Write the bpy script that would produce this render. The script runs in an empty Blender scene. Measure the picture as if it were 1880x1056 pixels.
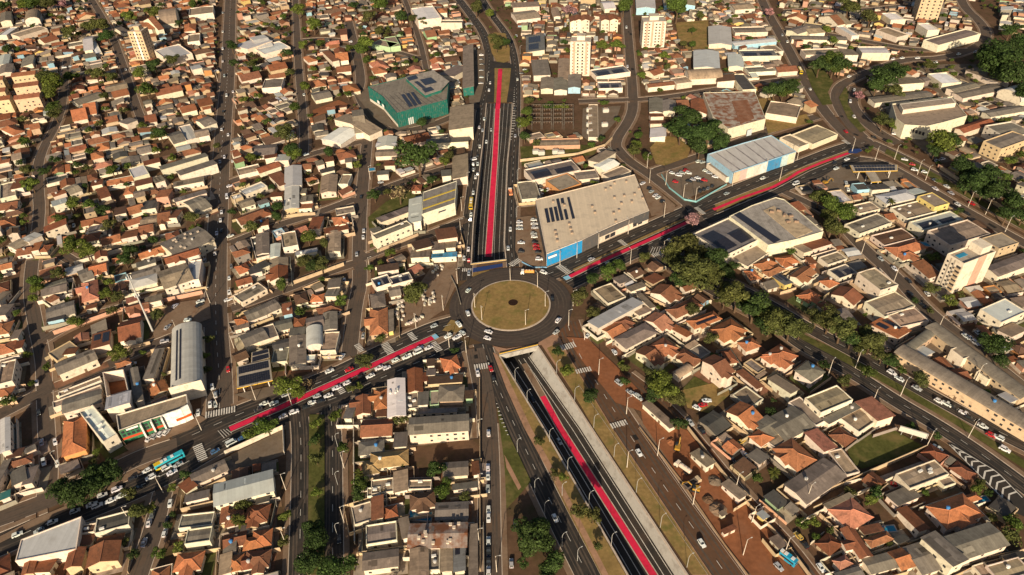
import bpy, bmesh, math, random
import numpy as np
from mathutils import Vector, Matrix
from mathutils.geometry import delaunay_2d_cdt, tessellate_polygon
random.seed(7)
R = random.random
def U(a, b): return a + (b - a) * random.random()
SC = bpy.context.scene
COL = SC.collection

# ---------------------------------------------------------------- camera
F_PX, PITCH, ROLL, CAM_H = 1335.0, math.radians(38.26), math.radians(-2.23), 250.0
cam_data = bpy.data.cameras.new('camera')
cam = bpy.data.objects.new('camera', cam_data)
COL.objects.link(cam)
cam_data.sensor_width = 36.0
cam_data.lens = F_PX / 1880.0 * 36.0
cam_data.clip_start, cam_data.clip_end = 1.0, 6000.0
FW = Vector((0, math.cos(PITCH), -math.sin(PITCH)))
R0 = Vector((1, 0, 0))
U0 = R0.cross(FW)
XC = R0 * math.cos(ROLL) + U0 * math.sin(ROLL)
YC = U0 * math.cos(ROLL) - R0 * math.sin(ROLL)
cam.matrix_world = Matrix(((XC.x, YC.x, -FW.x, 0), (XC.y, YC.y, -FW.y, 0), (XC.z, YC.z, -FW.z, CAM_H), (0, 0, 0, 1)))
SC.camera = cam

# ---------------------------------------------------------------- sky, sun, exposure
SUN_EL, SUN_TO = math.radians(21.5), math.radians(8.0)      # height of the sun; shadows run 8 degrees right of the view
w = bpy.data.worlds.new('World')
SC.world = w
w.use_nodes = True
nt = w.node_tree
nt.nodes.clear()
sky = nt.nodes.new('ShaderNodeTexSky')
sky.sky_type = 'NISHITA'
sky.sun_disc = False
sky.sun_elevation = SUN_EL
sky.sun_rotation = math.pi + SUN_TO
sky.dust_density = 2.0
bg = nt.nodes.new('ShaderNodeBackground')
bg.inputs['Strength'].default_value = 0.057
wo = nt.nodes.new('ShaderNodeOutputWorld')
nt.links.new(sky.outputs[0], bg.inputs[0])
nt.links.new(bg.outputs[0], wo.inputs[0])
sd = bpy.data.lights.new('sun', 'SUN')
sd.energy = 5.0
sd.angle = math.radians(0.6)
sd.color = (1.0, 0.835, 0.6)
sun = bpy.data.objects.new('sun', sd)
COL.objects.link(sun)
sdir = Vector((math.sin(SUN_TO) * math.cos(SUN_EL), math.cos(SUN_TO) * math.cos(SUN_EL), -math.sin(SUN_EL)))
sun.rotation_euler = sdir.to_track_quat('-Z', 'Y').to_euler()
sun.location = (0, 0, 300)
SC.view_settings.view_transform = 'Standard'
SC.view_settings.look = 'None'
SC.view_settings.exposure = 0.58
SC.view_settings.gamma = 1.0
SC.view_settings.use_curve_mapping = False
SC.render.engine = 'CYCLES'
SC.cycles.max_bounces = 4
SC.cycles.diffuse_bounces = 2
SC.cycles.glossy_bounces = 2
SC.cycles.transparent_max_bounces = 4

# ---------------------------------------------------------------- where things stand: photo point -> place on the ground
def P(u, v, z=0.0):
    d = FW * F_PX + XC * (u - 940.0) + YC * (528.0 - v)
    t = (z - CAM_H) / d.z
    return Vector((d.x * t, d.y * t, z))
def proj(p):
    q = Vector((p[0], p[1], p[2] - CAM_H))
    zc = q.dot(FW)
    return 940 + F_PX * q.dot(XC) / zc, 528 - F_PX * q.dot(YC) / zc
def pxm(u, v):            # photo pixels per metre, across
    return (P(u + 1, v) - P(u, v)).length ** -1

# ---------------------------------------------------------------- materials
MATS = {}
class NB:
    def __init__(s, name):
        m = bpy.data.materials.new(name); m.use_nodes = True
        s.m, s.t = m, m.node_tree
        s.b = s.t.nodes['Principled BSDF']
    def n(s, typ, **kw):
        x = s.t.nodes.new(typ)
        for k, v in kw.items(): setattr(x, k, v)
        return x
    def l(s, a, b): s.t.links.new(a, b)
    def math(s, op, a, b=None, c=None):
        x = s.n('ShaderNodeMath', operation=op)
        for i, q in enumerate((a, b, c)):
            if q is None: continue
            if isinstance(q, (int, float)): x.inputs[i].default_value = q
            else: s.l(q, x.inputs[i])
        return x.outputs[0]
    def vmath(s, op, a, b=None, scale=None):
        x = s.n('ShaderNodeVectorMath', operation=op)
        for i, q in enumerate((a, b)):
            if q is None: continue
            if isinstance(q, (tuple, list)): x.inputs[i].default_value = q
            else: s.l(q, x.inputs[i])
        if scale is not None:
            if isinstance(scale, (int, float)): x.inputs['Scale'].default_value = scale
            else: s.l(scale, x.inputs['Scale'])
        return x.outputs[0]
    def noise(s, vec, scale, detail=3.0, rough=0.6):
        x = s.n('ShaderNodeTexNoise')
        x.inputs['Scale'].default_value = scale; x.inputs['Detail'].default_value = detail
        x.inputs['Roughness'].default_value = rough
        s.l(vec, x.inputs['Vector'])
        return x.outputs[0]
    def mix(s, f, a, b):
        x = s.n('ShaderNodeMix', data_type='RGBA')
        for sock, q in ((x.inputs[0], f), (x.inputs[6], a), (x.inputs[7], b)):
            if isinstance(q, (int, float)): sock.default_value = q
            elif isinstance(q, (tuple, list)): sock.default_value = tuple(q[:3]) + (1.0,)
            else: s.l(q, sock)
        return x.outputs[2]
    def ramp(s, f, lo, hi):
        x = s.n('ShaderNodeMapRange'); x.inputs[1].default_value = lo; x.inputs[2].default_value = hi
        s.l(f, x.inputs[0]); return x.outputs[0]
def surf(name, col=None, rough=0.85, n1=(0.35, 0.25), n2=(2.5, 0.2), seam=None, rust=None, spec=0.3, dirt=None, world=False, metal=0.0):
    """col None: the object's own colour. n1/n2: (scale, amount) of mottling. seam: (sheet width, tone change) of roof sheets."""
    b = NB(name)
    oi = b.n('ShaderNodeObjectInfo'); tc = b.n('ShaderNodeTexCoord')
    if world:
        ge = b.n('ShaderNodeNewGeometry'); vec = ge.outputs['Position']
    else:
        off = b.vmath('SCALE', (1.0, 1.7, 0.6), scale=b.math('MULTIPLY', oi.outputs['Random'], 90.0))
        vec = b.vmath('ADD', tc.outputs['Object'], off)
    if col is None: c = oi.outputs['Color']
    else:
        rgb = b.n('ShaderNodeRGB'); rgb.outputs[0].default_value = tuple(col) + (1,); c = rgb.outputs[0]
    f = b.math('ADD', 1.0, b.math('MULTIPLY', b.math('SUBTRACT', b.noise(vec, n1[0]), 0.5), n1[1] * 2.4))
    f = b.math('MULTIPLY', f, b.math('ADD', 1.0, b.math('MULTIPLY', b.math('SUBTRACT', b.noise(vec, n2[0], 2.0), 0.5), n2[1] * 2.4)))
    if seam:
        sp = b.n('ShaderNodeSeparateXYZ'); b.l(tc.outputs['Object'], sp.inputs[0])
        sn = b.n('ShaderNodeSeparateXYZ'); b.l(tc.outputs['Normal'], sn.inputs[0])
        k = b.math('GREATER_THAN', b.math('ABSOLUTE', sn.outputs[0]), b.math('ABSOLUTE', sn.outputs[1]))
        along = b.math('ADD', b.math('MULTIPLY', sp.outputs[0], b.math('SUBTRACT', 1.0, k)), b.math('MULTIPLY', sp.outputs[1], k))
        wn = b.n('ShaderNodeTexWhiteNoise', noise_dimensions='2D')
        cx = b.n('ShaderNodeCombineXYZ')
        b.l(b.math('FLOOR', b.math('DIVIDE', along, seam[0])), cx.inputs[0]); b.l(b.math('MULTIPLY', oi.outputs['Random'], 50.0), cx.inputs[1])
        b.l(cx.outputs[0], wn.inputs[0])
        f = b.math('MULTIPLY', f, b.math('ADD', 1.0, b.math('MULTIPLY', b.math('SUBTRACT', wn.outputs[0], 0.5), seam[1] * 2)))
        fr = b.math('FRACT', b.math('DIVIDE', along, seam[0]))
        f = b.math('MULTIPLY', f, b.math('SUBTRACT', 1.0, b.math('MULTIPLY', b.math('LESS_THAN', fr, 0.14), seam[1] * 1.3)))
    c = b.vmath('SCALE', c, scale=f)
    if rust:
        c = b.mix(b.ramp(b.noise(vec, rust[1], 4.0), rust[2], rust[3]), c, rust[0])
    if dirt:
        c = b.mix(b.math('MULTIPLY', b.ramp(b.noise(vec, dirt[1], 4.0), 0.5, 0.72), dirt[2]), c, dirt[0])
    b.l(c, b.b.inputs['Base Color'])
    b.b.inputs['Roughness'].default_value = rough
    b.b.inputs['Metallic'].default_value = metal
    b.b.inputs['Specular IOR Level'].default_value = spec
    MATS[name] = b.m
    return b
surf('roof_tiles', None, 0.9, (0.22, 0.32), (1.6, 0.30), seam=(0.9, 0.05), dirt=((0.055, 0.04, 0.03), 0.45, 0.55), spec=0.1)
surf('roof_sheets', None, 0.8, (0.16, 0.26), (1.1, 0.2), seam=(1.15, 0.10), dirt=((0.07, 0.055, 0.045), 0.3, 0.5), spec=0.2)
surf('roof_metal', None, 0.6, (0.10, 0.12), (0.9, 0.08), seam=(1.6, 0.05), dirt=((0.2, 0.17, 0.14), 0.2, 0.35), spec=0.4)
surf('roof_rusty', None, 0.85, (0.15, 0.25), (1.3, 0.2), seam=(1.15, 0.12), rust=((0.19, 0.075, 0.035), 0.22, 0.42, 0.6))
surf('roof_concrete', None, 0.92, (0.25, 0.22), (1.8, 0.15), dirt=((0.09, 0.07, 0.055), 0.35, 0.6), spec=0.15)
surf('yard_slab', None, 0.95, (0.2, 0.35), (1.2, 0.3), dirt=((0.06, 0.045, 0.03), 0.3, 0.8), spec=0.1)
surf('painted_wall', None, 0.85, (0.3, 0.10), (1.5, 0.07), dirt=((0.22, 0.15, 0.1), 0.5, 0.45), spec=0.2)
surf('concrete', (0.34, 0.32, 0.29), 0.9, (0.2, 0.15), (1.5, 0.12), dirt=((0.13, 0.1, 0.08), 0.3, 0.5), world=True)
surf('pavement', (0.20, 0.135, 0.09), 0.95, (0.12, 0.25), (1.2, 0.2), dirt=((0.15, 0.08, 0.045), 0.2, 0.8), world=True, spec=0.1)
surf('footway_paving', (0.33, 0.19, 0.12), 0.95, (0.12, 0.25), (1.2, 0.2), dirt=((0.2, 0.12, 0.07), 0.2, 0.8), world=True, spec=0.1)
surf('kerb', (0.44, 0.36, 0.29), 0.9, (0.3, 0.15), (2.0, 0.15), world=True, dirt=((0.2, 0.12, 0.08), 0.4, 0.5))
surf('asphalt_old', (0.095, 0.07, 0.054), 0.92, (0.05, 0.25), (0.7, 0.18), dirt=((0.125, 0.078, 0.05), 0.08, 0.9), world=True, spec=0.15)
surf('asphalt_new', (0.032, 0.028, 0.025), 0.85, (0.05, 0.3), (0.4, 0.3), dirt=((0.065, 0.045, 0.033), 0.09, 0.75), world=True, spec=0.2)
surf('asphalt_ring', (0.055, 0.043, 0.036), 0.88, (0.07, 0.3), (0.5, 0.25), dirt=((0.075, 0.05, 0.038), 0.09, 0.7), world=True, spec=0.2)
surf('asphalt_dusty', (0.10, 0.056, 0.034), 0.95, (0.05, 0.28), (0.5, 0.2), dirt=((0.18, 0.075, 0.035), 0.07, 0.6), world=True, spec=0.1)
surf('earth', (0.105, 0.062, 0.038), 0.98, (0.06, 0.35), (0.5, 0.3), dirt=((0.06, 0.05, 0.022), 0.09, 0.8), world=True, spec=0.05)
surf('red_earth', (0.22, 0.088, 0.042), 0.98, (0.07, 0.35), (0.6, 0.3), dirt=((0.22, 0.10, 0.055), 0.12, 0.7), world=True, spec=0.05)
surf('yard_concrete', (0.15, 0.115, 0.085), 0.95, (0.10, 0.3), (0.9, 0.2), dirt=((0.12, 0.08, 0.05), 0.14, 0.8), world=True, spec=0.1)
surf('grass_dry', (0.235, 0.155, 0.06), 0.98, (0.09, 0.4), (0.7, 0.35), dirt=((0.12, 0.115, 0.032), 0.13, 0.95), world=True, spec=0.05)
surf('grass_green', (0.078, 0.08, 0.024), 0.98, (0.12, 0.45), (0.8, 0.4), dirt=((0.16, 0.115, 0.05), 0.12, 0.9), world=True, spec=0.05)
surf('red_lane', (0.6, 0.016, 0.06), 0.75, (0.08, 0.16), (0.6, 0.14), world=True, dirt=((0.28, 0.012, 0.02), 0.25, 0.6))
surf('paint_white', (0.58, 0.54, 0.48), 0.8, (0.2, 0.15), (2.5, 0.3), world=True, dirt=((0.2, 0.16, 0.13), 0.6, 0.5))
surf('paint_yellow', (0.55, 0.33, 0.03), 0.8, (0.2, 0.15), (2.5, 0.25), world=True)
surf('paint_blue', (0.018, 0.04, 0.14), 0.7, (0.2, 0.1), (2.0, 0.1), world=True)
surf('paint_cyan', (0.22, 0.45, 0.6), 0.8, (0.2, 0.1), (2.0, 0.1), world=True)
surf('tone', None, 0.7, (0.3, 0.08), (2.0, 0.08))
surf('car_paint', None, 0.3, (0.5, 0.02), (2.0, 0.02), spec=0.5)
surf('glass', (0.02, 0.025, 0.03), 0.12, (0.5, 0.05), (2.0, 0.05), spec=0.6)
surf('rubber', (0.02, 0.02, 0.02), 0.9, (1, 0.1), (3, 0.1))
surf('window_glass', (0.035, 0.035, 0.04), 0.25, (0.5, 0.2), (2, 0.2), spec=0.5)
surf('solar_cells', (0.02, 0.019, 0.026), 0.3, (0.2, 0.15), (1.2, 0.15), spec=0.5)
surf('pool_water', (0.03, 0.22, 0.36), 0.1, (0.4, 0.1), (2, 0.1), spec=0.5)
surf('steel', (0.42, 0.41, 0.39), 0.5, (0.5, 0.1), (2, 0.1), spec=0.5)
surf('steel_dark', (0.11, 0.095, 0.08), 0.7, (0.5, 0.1), (2, 0.1))
surf('pole_concrete', (0.6, 0.52, 0.43), 0.9, (0.5, 0.1), (2, 0.1))
surf('bark', (0.10, 0.065, 0.04), 0.95, (1.0, 0.3), (4.0, 0.3), spec=0.1)
def foliage_mat():
    b = NB('foliage')
    oi = b.n('ShaderNodeObjectInfo'); ge = b.n('ShaderNodeNewGeometry')
    f = b.math('ADD', 0.55, b.math('MULTIPLY', b.noise(ge.outputs['Position'], 0.55, 3.0), 0.9))
    at = b.n('ShaderNodeAttribute'); at.attribute_name = 'leaf'
    f = b.math('MULTIPLY', f, b.math('ADD', 0.6, b.math('MULTIPLY', at.outputs['Fac'], 0.8)))
    c = b.vmath('SCALE', oi.outputs['Color'], scale=f)
    b.l(c, b.b.inputs['Base Color'])
    b.b.inputs['Roughness'].default_value = 0.7
    b.b.inputs['Specular IOR Level'].default_value = 0.15
    tr = b.n('ShaderNodeBsdfTranslucent'); b.l(c, tr.inputs[0])
    ms = b.n('ShaderNodeMixShader'); ms.inputs[0].default_value = 0.25
    out = b.t.nodes['Material Output']
    b.l(b.b.outputs[0], ms.inputs[1]); b.l(tr.outputs[0], ms.inputs[2]); b.l(ms.outputs[0], out.inputs[0])
    MATS['foliage'] = b.m
foliage_mat()

# ---------------------------------------------------------------- objects
THINGS = []        # (root, look, category, group, (u, v)) for the labels at the end
def mesh(verts, faces, mat, smooth=False):
    m = bpy.data.meshes.new('m')
    m.from_pydata([tuple(v) for v in verts], [], faces)
    m.materials.append(MATS[mat])
    if smooth: m.shade_smooth()
    return m
def obj(name, me, parent=None, color=None, loc=None, rz=0.0, scale=None, rot=None):
    o = bpy.data.objects.new(name, me)
    COL.objects.link(o)
    if parent is not None: o.parent = parent
    if loc is not None: o.location = loc
    if rot is not None: o.rotation_euler = rot
    elif rz: o.rotation_euler = (0, 0, rz)
    if scale is not None: o.scale = scale if hasattr(scale, '__len__') else (scale,) * 3
    if color is not None: o.color = tuple(color[:3]) + (1.0,)
    return o
def thing(name, x, y, z, rz, look, cat, group=None):
    o = obj(name, None, loc=(x, y, z), rz=rz)
    o.empty_display_size = 0.5
    THINGS.append((o, look, cat, group, proj((x, y, z))))
    return o
def tagthing(o, look, cat, group=None, at=None):
    p = at if at is not None else o.location
    THINGS.append((o, look, cat, group, proj(p)))
    return o
def struct(name, me, color=None, loc=None):
    o = obj(name, me, color=color, loc=loc); o['kind'] = 'structure'; return o
class MB:
    def __init__(s): s.v, s.f = [], []
    def box(s, x0, x1, y0, y1, z0, z1, bottom=True):
        n = len(s.v)
        s.v += [(x0, y0, z0), (x1, y0, z0), (x1, y1, z0), (x0, y1, z0), (x0, y0, z1), (x1, y0, z1), (x1, y1, z1), (x0, y1, z1)]
        s.f += [(n+4, n+5, n+6, n+7), (n, n+1, n+5, n+4), (n+1, n+2, n+6, n+5), (n+2, n+3, n+7, n+6), (n+3, n, n+4, n+7)]
        if bottom: s.f.append((n+3, n+2, n+1, n))
    def prism(s, poly, z0, z1):          # poly: list of (x, y), counter-clockwise
        n, k = len(s.v), len(poly)
        s.v += [(p[0], p[1], z0) for p in poly] + [(p[0], p[1], z1) for p in poly]
        s.f += [(n+i, n+(i+1) % k, n+k+(i+1) % k, n+k+i) for i in range(k)]
        s.f += [tuple(range(n+k, n+2*k)), tuple(range(n+k-1, n-1, -1))]
    def loft(s, rings, cap=True):        # rings of equal length
        n, k = len(s.v), len(rings[0])
        for r in rings: s.v += [tuple(p) for p in r]
        for j in range(len(rings)-1):
            a, b2 = n+j*k, n+(j+1)*k
            s.f += [(a+i, a+(i+1) % k, b2+(i+1) % k, b2+i) for i in range(k)]
        if cap:
            s.f += [tuple(range(n+k-1, n-1, -1)), tuple(range(n+(len(rings)-1)*k, n+len(rings)*k))]
    def tube(s, pts, rad, k=6):
        rings = []
        for i, p in enumerate(pts):
            p = Vector(p); a = Vector(pts[max(i-1, 0)]); c = Vector(pts[min(i+1, len(pts)-1)])
            d = (c-a).normalized(); x = d.orthogonal().normalized(); y = d.cross(x)
            r = rad[i] if hasattr(rad, '__len__') else rad
            rings.append([p + x*r*math.cos(2*math.pi*j/k) + y*r*math.sin(2*math.pi*j/k) for j in range(k)])
        s.loft(rings)
    def mesh(s, mat, smooth=False): return mesh(s.v, s.f, mat, smooth)
def ccw(poly):
    a = sum(poly[i][0]*poly[(i+1) % len(poly)][1] - poly[(i+1) % len(poly)][0]*poly[i][1] for i in range(len(poly)))
    return list(poly) if a > 0 else list(poly)[::-1]
def sheet(name, pts, z, mat, kind='structure'):
    """a flat patch of ground: polygon of world points"""
    pl = ccw([(p[0], p[1]) for p in pts])
    tris = tessellate_polygon([[Vector((x, y, 0)) for x, y in pl]])
    me = mesh([(x, y, z) for x, y in pl], [t if Vector((0, 0, 1)).dot((Vector((*pl[t[1]], 0))-Vector((*pl[t[0]], 0))).cross(Vector((*pl[t[2]], 0))-Vector((*pl[t[0]], 0)))) > 0 else t[::-1] for t in tris], mat)
    o = struct(name, me)
    return o
ZS = [0.17]
def patch(name, px, mat, dz=0.004, z=None):
    if z is None:
        ZS[0] += dz; z = ZS[0]
    return sheet(name, [P(*p) for p in px], z, mat)
def px_list(s):
    a = [float(x) for x in s.split()]
    return list(zip(a[::2], a[1::2]))
def dense(pts, step):
    out = []
    for a, b in zip(pts[:-1], pts[1:]):
        n = max(1, int((b-a).length / step))
        out += [a.lerp(b, i/n) for i in range(n)]
    return out + [pts[-1]]
def smooth_line(pts, it=2):
    for _ in range(it):
        q = [pts[0]]
        for a, b in zip(pts[:-1], pts[1:]): q += [a.lerp(b, .25), a.lerp(b, .75)]
        pts = q + [pts[-1]]
    return pts
def offs(pts, d):
    out = []
    for i, p in enumerate(pts):
        a, c = pts[max(i-1, 0)], pts[min(i+1, len(pts)-1)]
        t = Vector((c.x-a.x, c.y-a.y, 0)).normalized()
        out.append(Vector((p.x - t.y*d, p.y + t.x*d, p.z)))     # d > 0: left of the direction of travel
    return out
def ribbon(pts, d0, d1, dz=0.0):
    a, b = offs(pts, d0), offs(pts, d1)
    n = len(pts)
    return [(p.x, p.y, p.z+dz) for p in a] + [(p.x, p.y, p.z+dz) for p in b], [(i, i+1, n+i+1, n+i) if d0 > d1 else (n+i, n+i+1, i+1, i) for i in range(n-1)]
def ribbon_obj(name, pts, d0, d1, mat, dz=0.0):
    v, f = ribbon(pts, max(d0, d1), min(d0, d1), dz)
    f = [q[::-1] for q in f]
    return struct(name, mesh(v, f, mat))
# ---------------------------------------------------------------- occupancy raster, one cell per metre
GX0, GY0, GW, GH = -700, 120, 1400, 900
OCC = np.zeros((GH, GW), np.uint8)      # 1 road, 2 reserved ground, 3 building
def cells(poly):
    xs = [p[0] for p in poly]; ys = [p[1] for p in poly]
    x0, x1 = max(int(min(xs))-GX0-1, 0), min(int(max(xs))-GX0+2, GW)
    y0, y1 = max(int(min(ys))-GY0-1, 0), min(int(max(ys))-GY0+2, GH)
    if x1 <= x0 or y1 <= y0: return None
    X, Y = np.meshgrid(np.arange(x0, x1)+GX0+.5, np.arange(y0, y1)+GY0+.5)
    ins = np.zeros(X.shape, bool)
    n = len(poly)
    for i in range(n):
        (ax, ay), (bx, by) = poly[i][:2], poly[(i+1) % n][:2]
        if ay == by: continue
        c = ((ay > Y) != (by > Y)) & (X < (bx-ax)*(Y-ay)/(by-ay)+ax)
        ins ^= c
    return y0, y1, x0, x1, ins
def mark(poly, val):
    r = cells([tuple(p[:2]) for p in poly])
    if r is None: return
    y0, y1, x0, x1, ins = r
    s = OCC[y0:y1, x0:x1]; s[ins & (s == 0)] = val
def mark_disc(x, y, r, val): mark([(x+r*math.cos(a*math.pi/6), y+r*math.sin(a*math.pi/6)) for a in range(12)], val)
def rect(cx, cy, ang, L, W, m=0.0):
    c, s = math.cos(ang), math.sin(ang)
    return [(cx+c*x-s*y, cy+s*x+c*y) for x, y in ((-L/2-m, -W/2-m), (L/2+m, -W/2-m), (L/2+m, W/2+m), (-L/2-m, W/2+m))]
def occ_at(x, y):
    i, j = int(y-GY0), int(x-GX0)
    return OCC[i, j] if 0 <= i < GH and 0 <= j < GW else 9
# ---------------------------------------------------------------- sunken avenue: profile and outline
NT_L = px_list('893 190 888 250 882 300 869 408 865 486')            # rims of the northern trench, at street level
NT_R = px_list('942 190 937 250 931.7 300 926 449 929 478')
ST_L = px_list('917 654 997.5 786 1152 1056 1215 1165')              # rims of the southern trench
ST_R = px_list('988 637 1088 790 1262 1056 1332 1165')
DEPTH = 6.2
Y_N0, Y_N1 = P(915, 190).y, P(897, 400).y
def depth_n(y): return -DEPTH * min(1, max(0, (Y_N0 - y) / (Y_N0 - Y_N1))) ** 1.0
def PN(u, v, dz=0.0):                                                # photo point -> floor of the northern ramp
    p = P(u, v)
    for _ in range(6): p = P(u, v, depth_n(p.y) + dz)
    return p
def PS(u, v, dz=0.0): return P(u, v, -DEPTH + dz)
ntl, ntr = [P(*q) for q in NT_L], [P(*q) for q in NT_R]
stl, str_ = [P(*q) for q in ST_L], [P(*q) for q in ST_R]
HOLES = [ntl + ntr[::-1], stl + str_[::-1]]

# ---------------------------------------------------------------- ground with the two trench openings
def ground():
    vs, es = [], []
    def loop(pts):
        n = len(vs)
        vs.extend(Vector((p[0], p[1])) for p in pts)
        es.extend((n+i, n+(i+1) % len(pts)) for i in range(len(pts)))
    loop([(-2500, -400), (2500, -400), (2500, 3500), (-2500, 3500)])
    for h in HOLES: loop(h)
    r = delaunay_2d_cdt(vs, es, [], 0, 1e-4)
    ov, of = r[0], r[2]
    def inside(p, poly):
        ins = False
        for i in range(len(poly)):
            a, b = poly[i], poly[(i+1) % len(poly)]
            if (a[1] > p.y) != (b[1] > p.y) and p.x < (b[0]-a[0])*(p.y-a[1])/(b[1]-a[1])+a[0]: ins = not ins
        return ins
    fs = []
    for t in of:
        c = (ov[t[0]]+ov[t[1]]+ov[t[2]])/3
        if not any(inside(c, h) for h in HOLES): fs.append(tuple(t))
    struct('ground', mesh([(p.x, p.y, 0) for p in ov], fs, 'earth'))
ground()
for h in HOLES: mark(h, 1)

# ---------------------------------------------------------------- trench floors, walls, tunnel
def strip(name, A, B, mat):
    n = len(A)
    return struct(name, mesh(A + B, [(i, i+1, n+i+1, n+i) for i in range(n-1)], mat))
def trench(A, B, zf, slope):
    fa = [Vector((p.x, p.y, zf(p.y))) for p in A]
    fb = [Vector((p.x, p.y, zf(p.y))) for p in B]
    if slope:                                                        # the battered right-hand wall of the southern trench
        ins = [PS(u, v) for u, v in px_list('972 655 1065 786 1238 1056 1306 1165')]
        fb = ins
    strip('sunken_road', fa, fb, 'asphalt_new')
    strip('retaining_wall', fa, [Vector((p.x, p.y, 0.35)) for p in A], 'concrete')
    strip('retaining_wall', fb, [Vector((p.x, p.y, 0.35)) for p in B], 'concrete')
    for rim, d in ((A, 1), (B, -1)):
        q = [Vector((p.x, p.y, 0.0)) for p in rim]
        v1, f1 = ribbon(q, 0.35, -0.35, 0.42)
        v2, f2 = ribbon(q, 0.35, 0.3501, 0.0)
        me = MB()
        lo, hi = offs(q, -.35), offs(q, .35)
        for i in range(len(q)-1):
            a, b, c, d2 = lo[i], lo[i+1], hi[i+1], hi[i]
            me.prism(ccw([(a.x, a.y), (b.x, b.y), (c.x, c.y), (d2.x, d2.y)]), -0.4, 0.42)
        struct('wall_coping', me.mesh('kerb'))
    return fa, fb
def resample(pts, n):
    L = [0]
    for a, b in zip(pts[:-1], pts[1:]): L.append(L[-1] + (b-a).length)
    out = []
    for i in range(n):
        t = L[-1]*i/(n-1); k = max(j for j in range(len(L)) if L[j] <= t + 1e-9); k = min(k, len(pts)-2)
        out.append(pts[k].lerp(pts[k+1], (t-L[k])/(L[k+1]-L[k])))
    return out
nfa, nfb = trench(resample(ntl, 24), resample(ntr, 24), depth_n, False)
sfa, sfb = trench(stl, str_, lambda y: -DEPTH, True)
# the tunnel under the roundabout joins the two
strip('sunken_road', [nfa[-1], sfa[0]], [nfb[-1], sfb[0]], 'asphalt_new')
for a, b in ((nfa[-1], sfa[0]), (nfb[-1], sfb[0])):
    strip('retaining_wall', [a, b], [Vector((a.x, a.y, -0.05)), Vector((b.x, b.y, -0.05))], 'concrete')
def beam(a, b, z0, z1, th, mat, name='bridge_parapet'):
    t = (b-a).normalized(); n = Vector((-t.y, t.x, 0)) * th / 2
    m = MB(); m.prism(ccw([((a+n).x, (a+n).y), ((b+n).x, (b+n).y), ((b-n).x, (b-n).y), ((a-n).x, (a-n).y)]), z0, z1)
    return struct(name, m.mesh(mat))
beam(stl[0], str_[0], -1.9, 0.9, 0.9, 'concrete')
beam(stl[0] + Vector((0, .55, 0)), str_[0] + Vector((0, .55, 0)), 0.93, 1.25, 0.25, 'paint_yellow', 'bridge_rail')
beam(ntl[-1], ntr[-1], -1.2, .9, 0.5, 'concrete')
beam(ntl[-1] + Vector((0, -.5, 0)), ntr[-1] + Vector((0, -.5, 0)), 0.5, 0.8, 0.15, 'paint_yellow', 'bridge_rail')
patch('painted_island', px_list('866 493 930 483 932 488 867 501'), 'paint_blue')
patch('painted_island_edge', px_list('868 501 900 496 868 512'), 'grass_dry')

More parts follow.
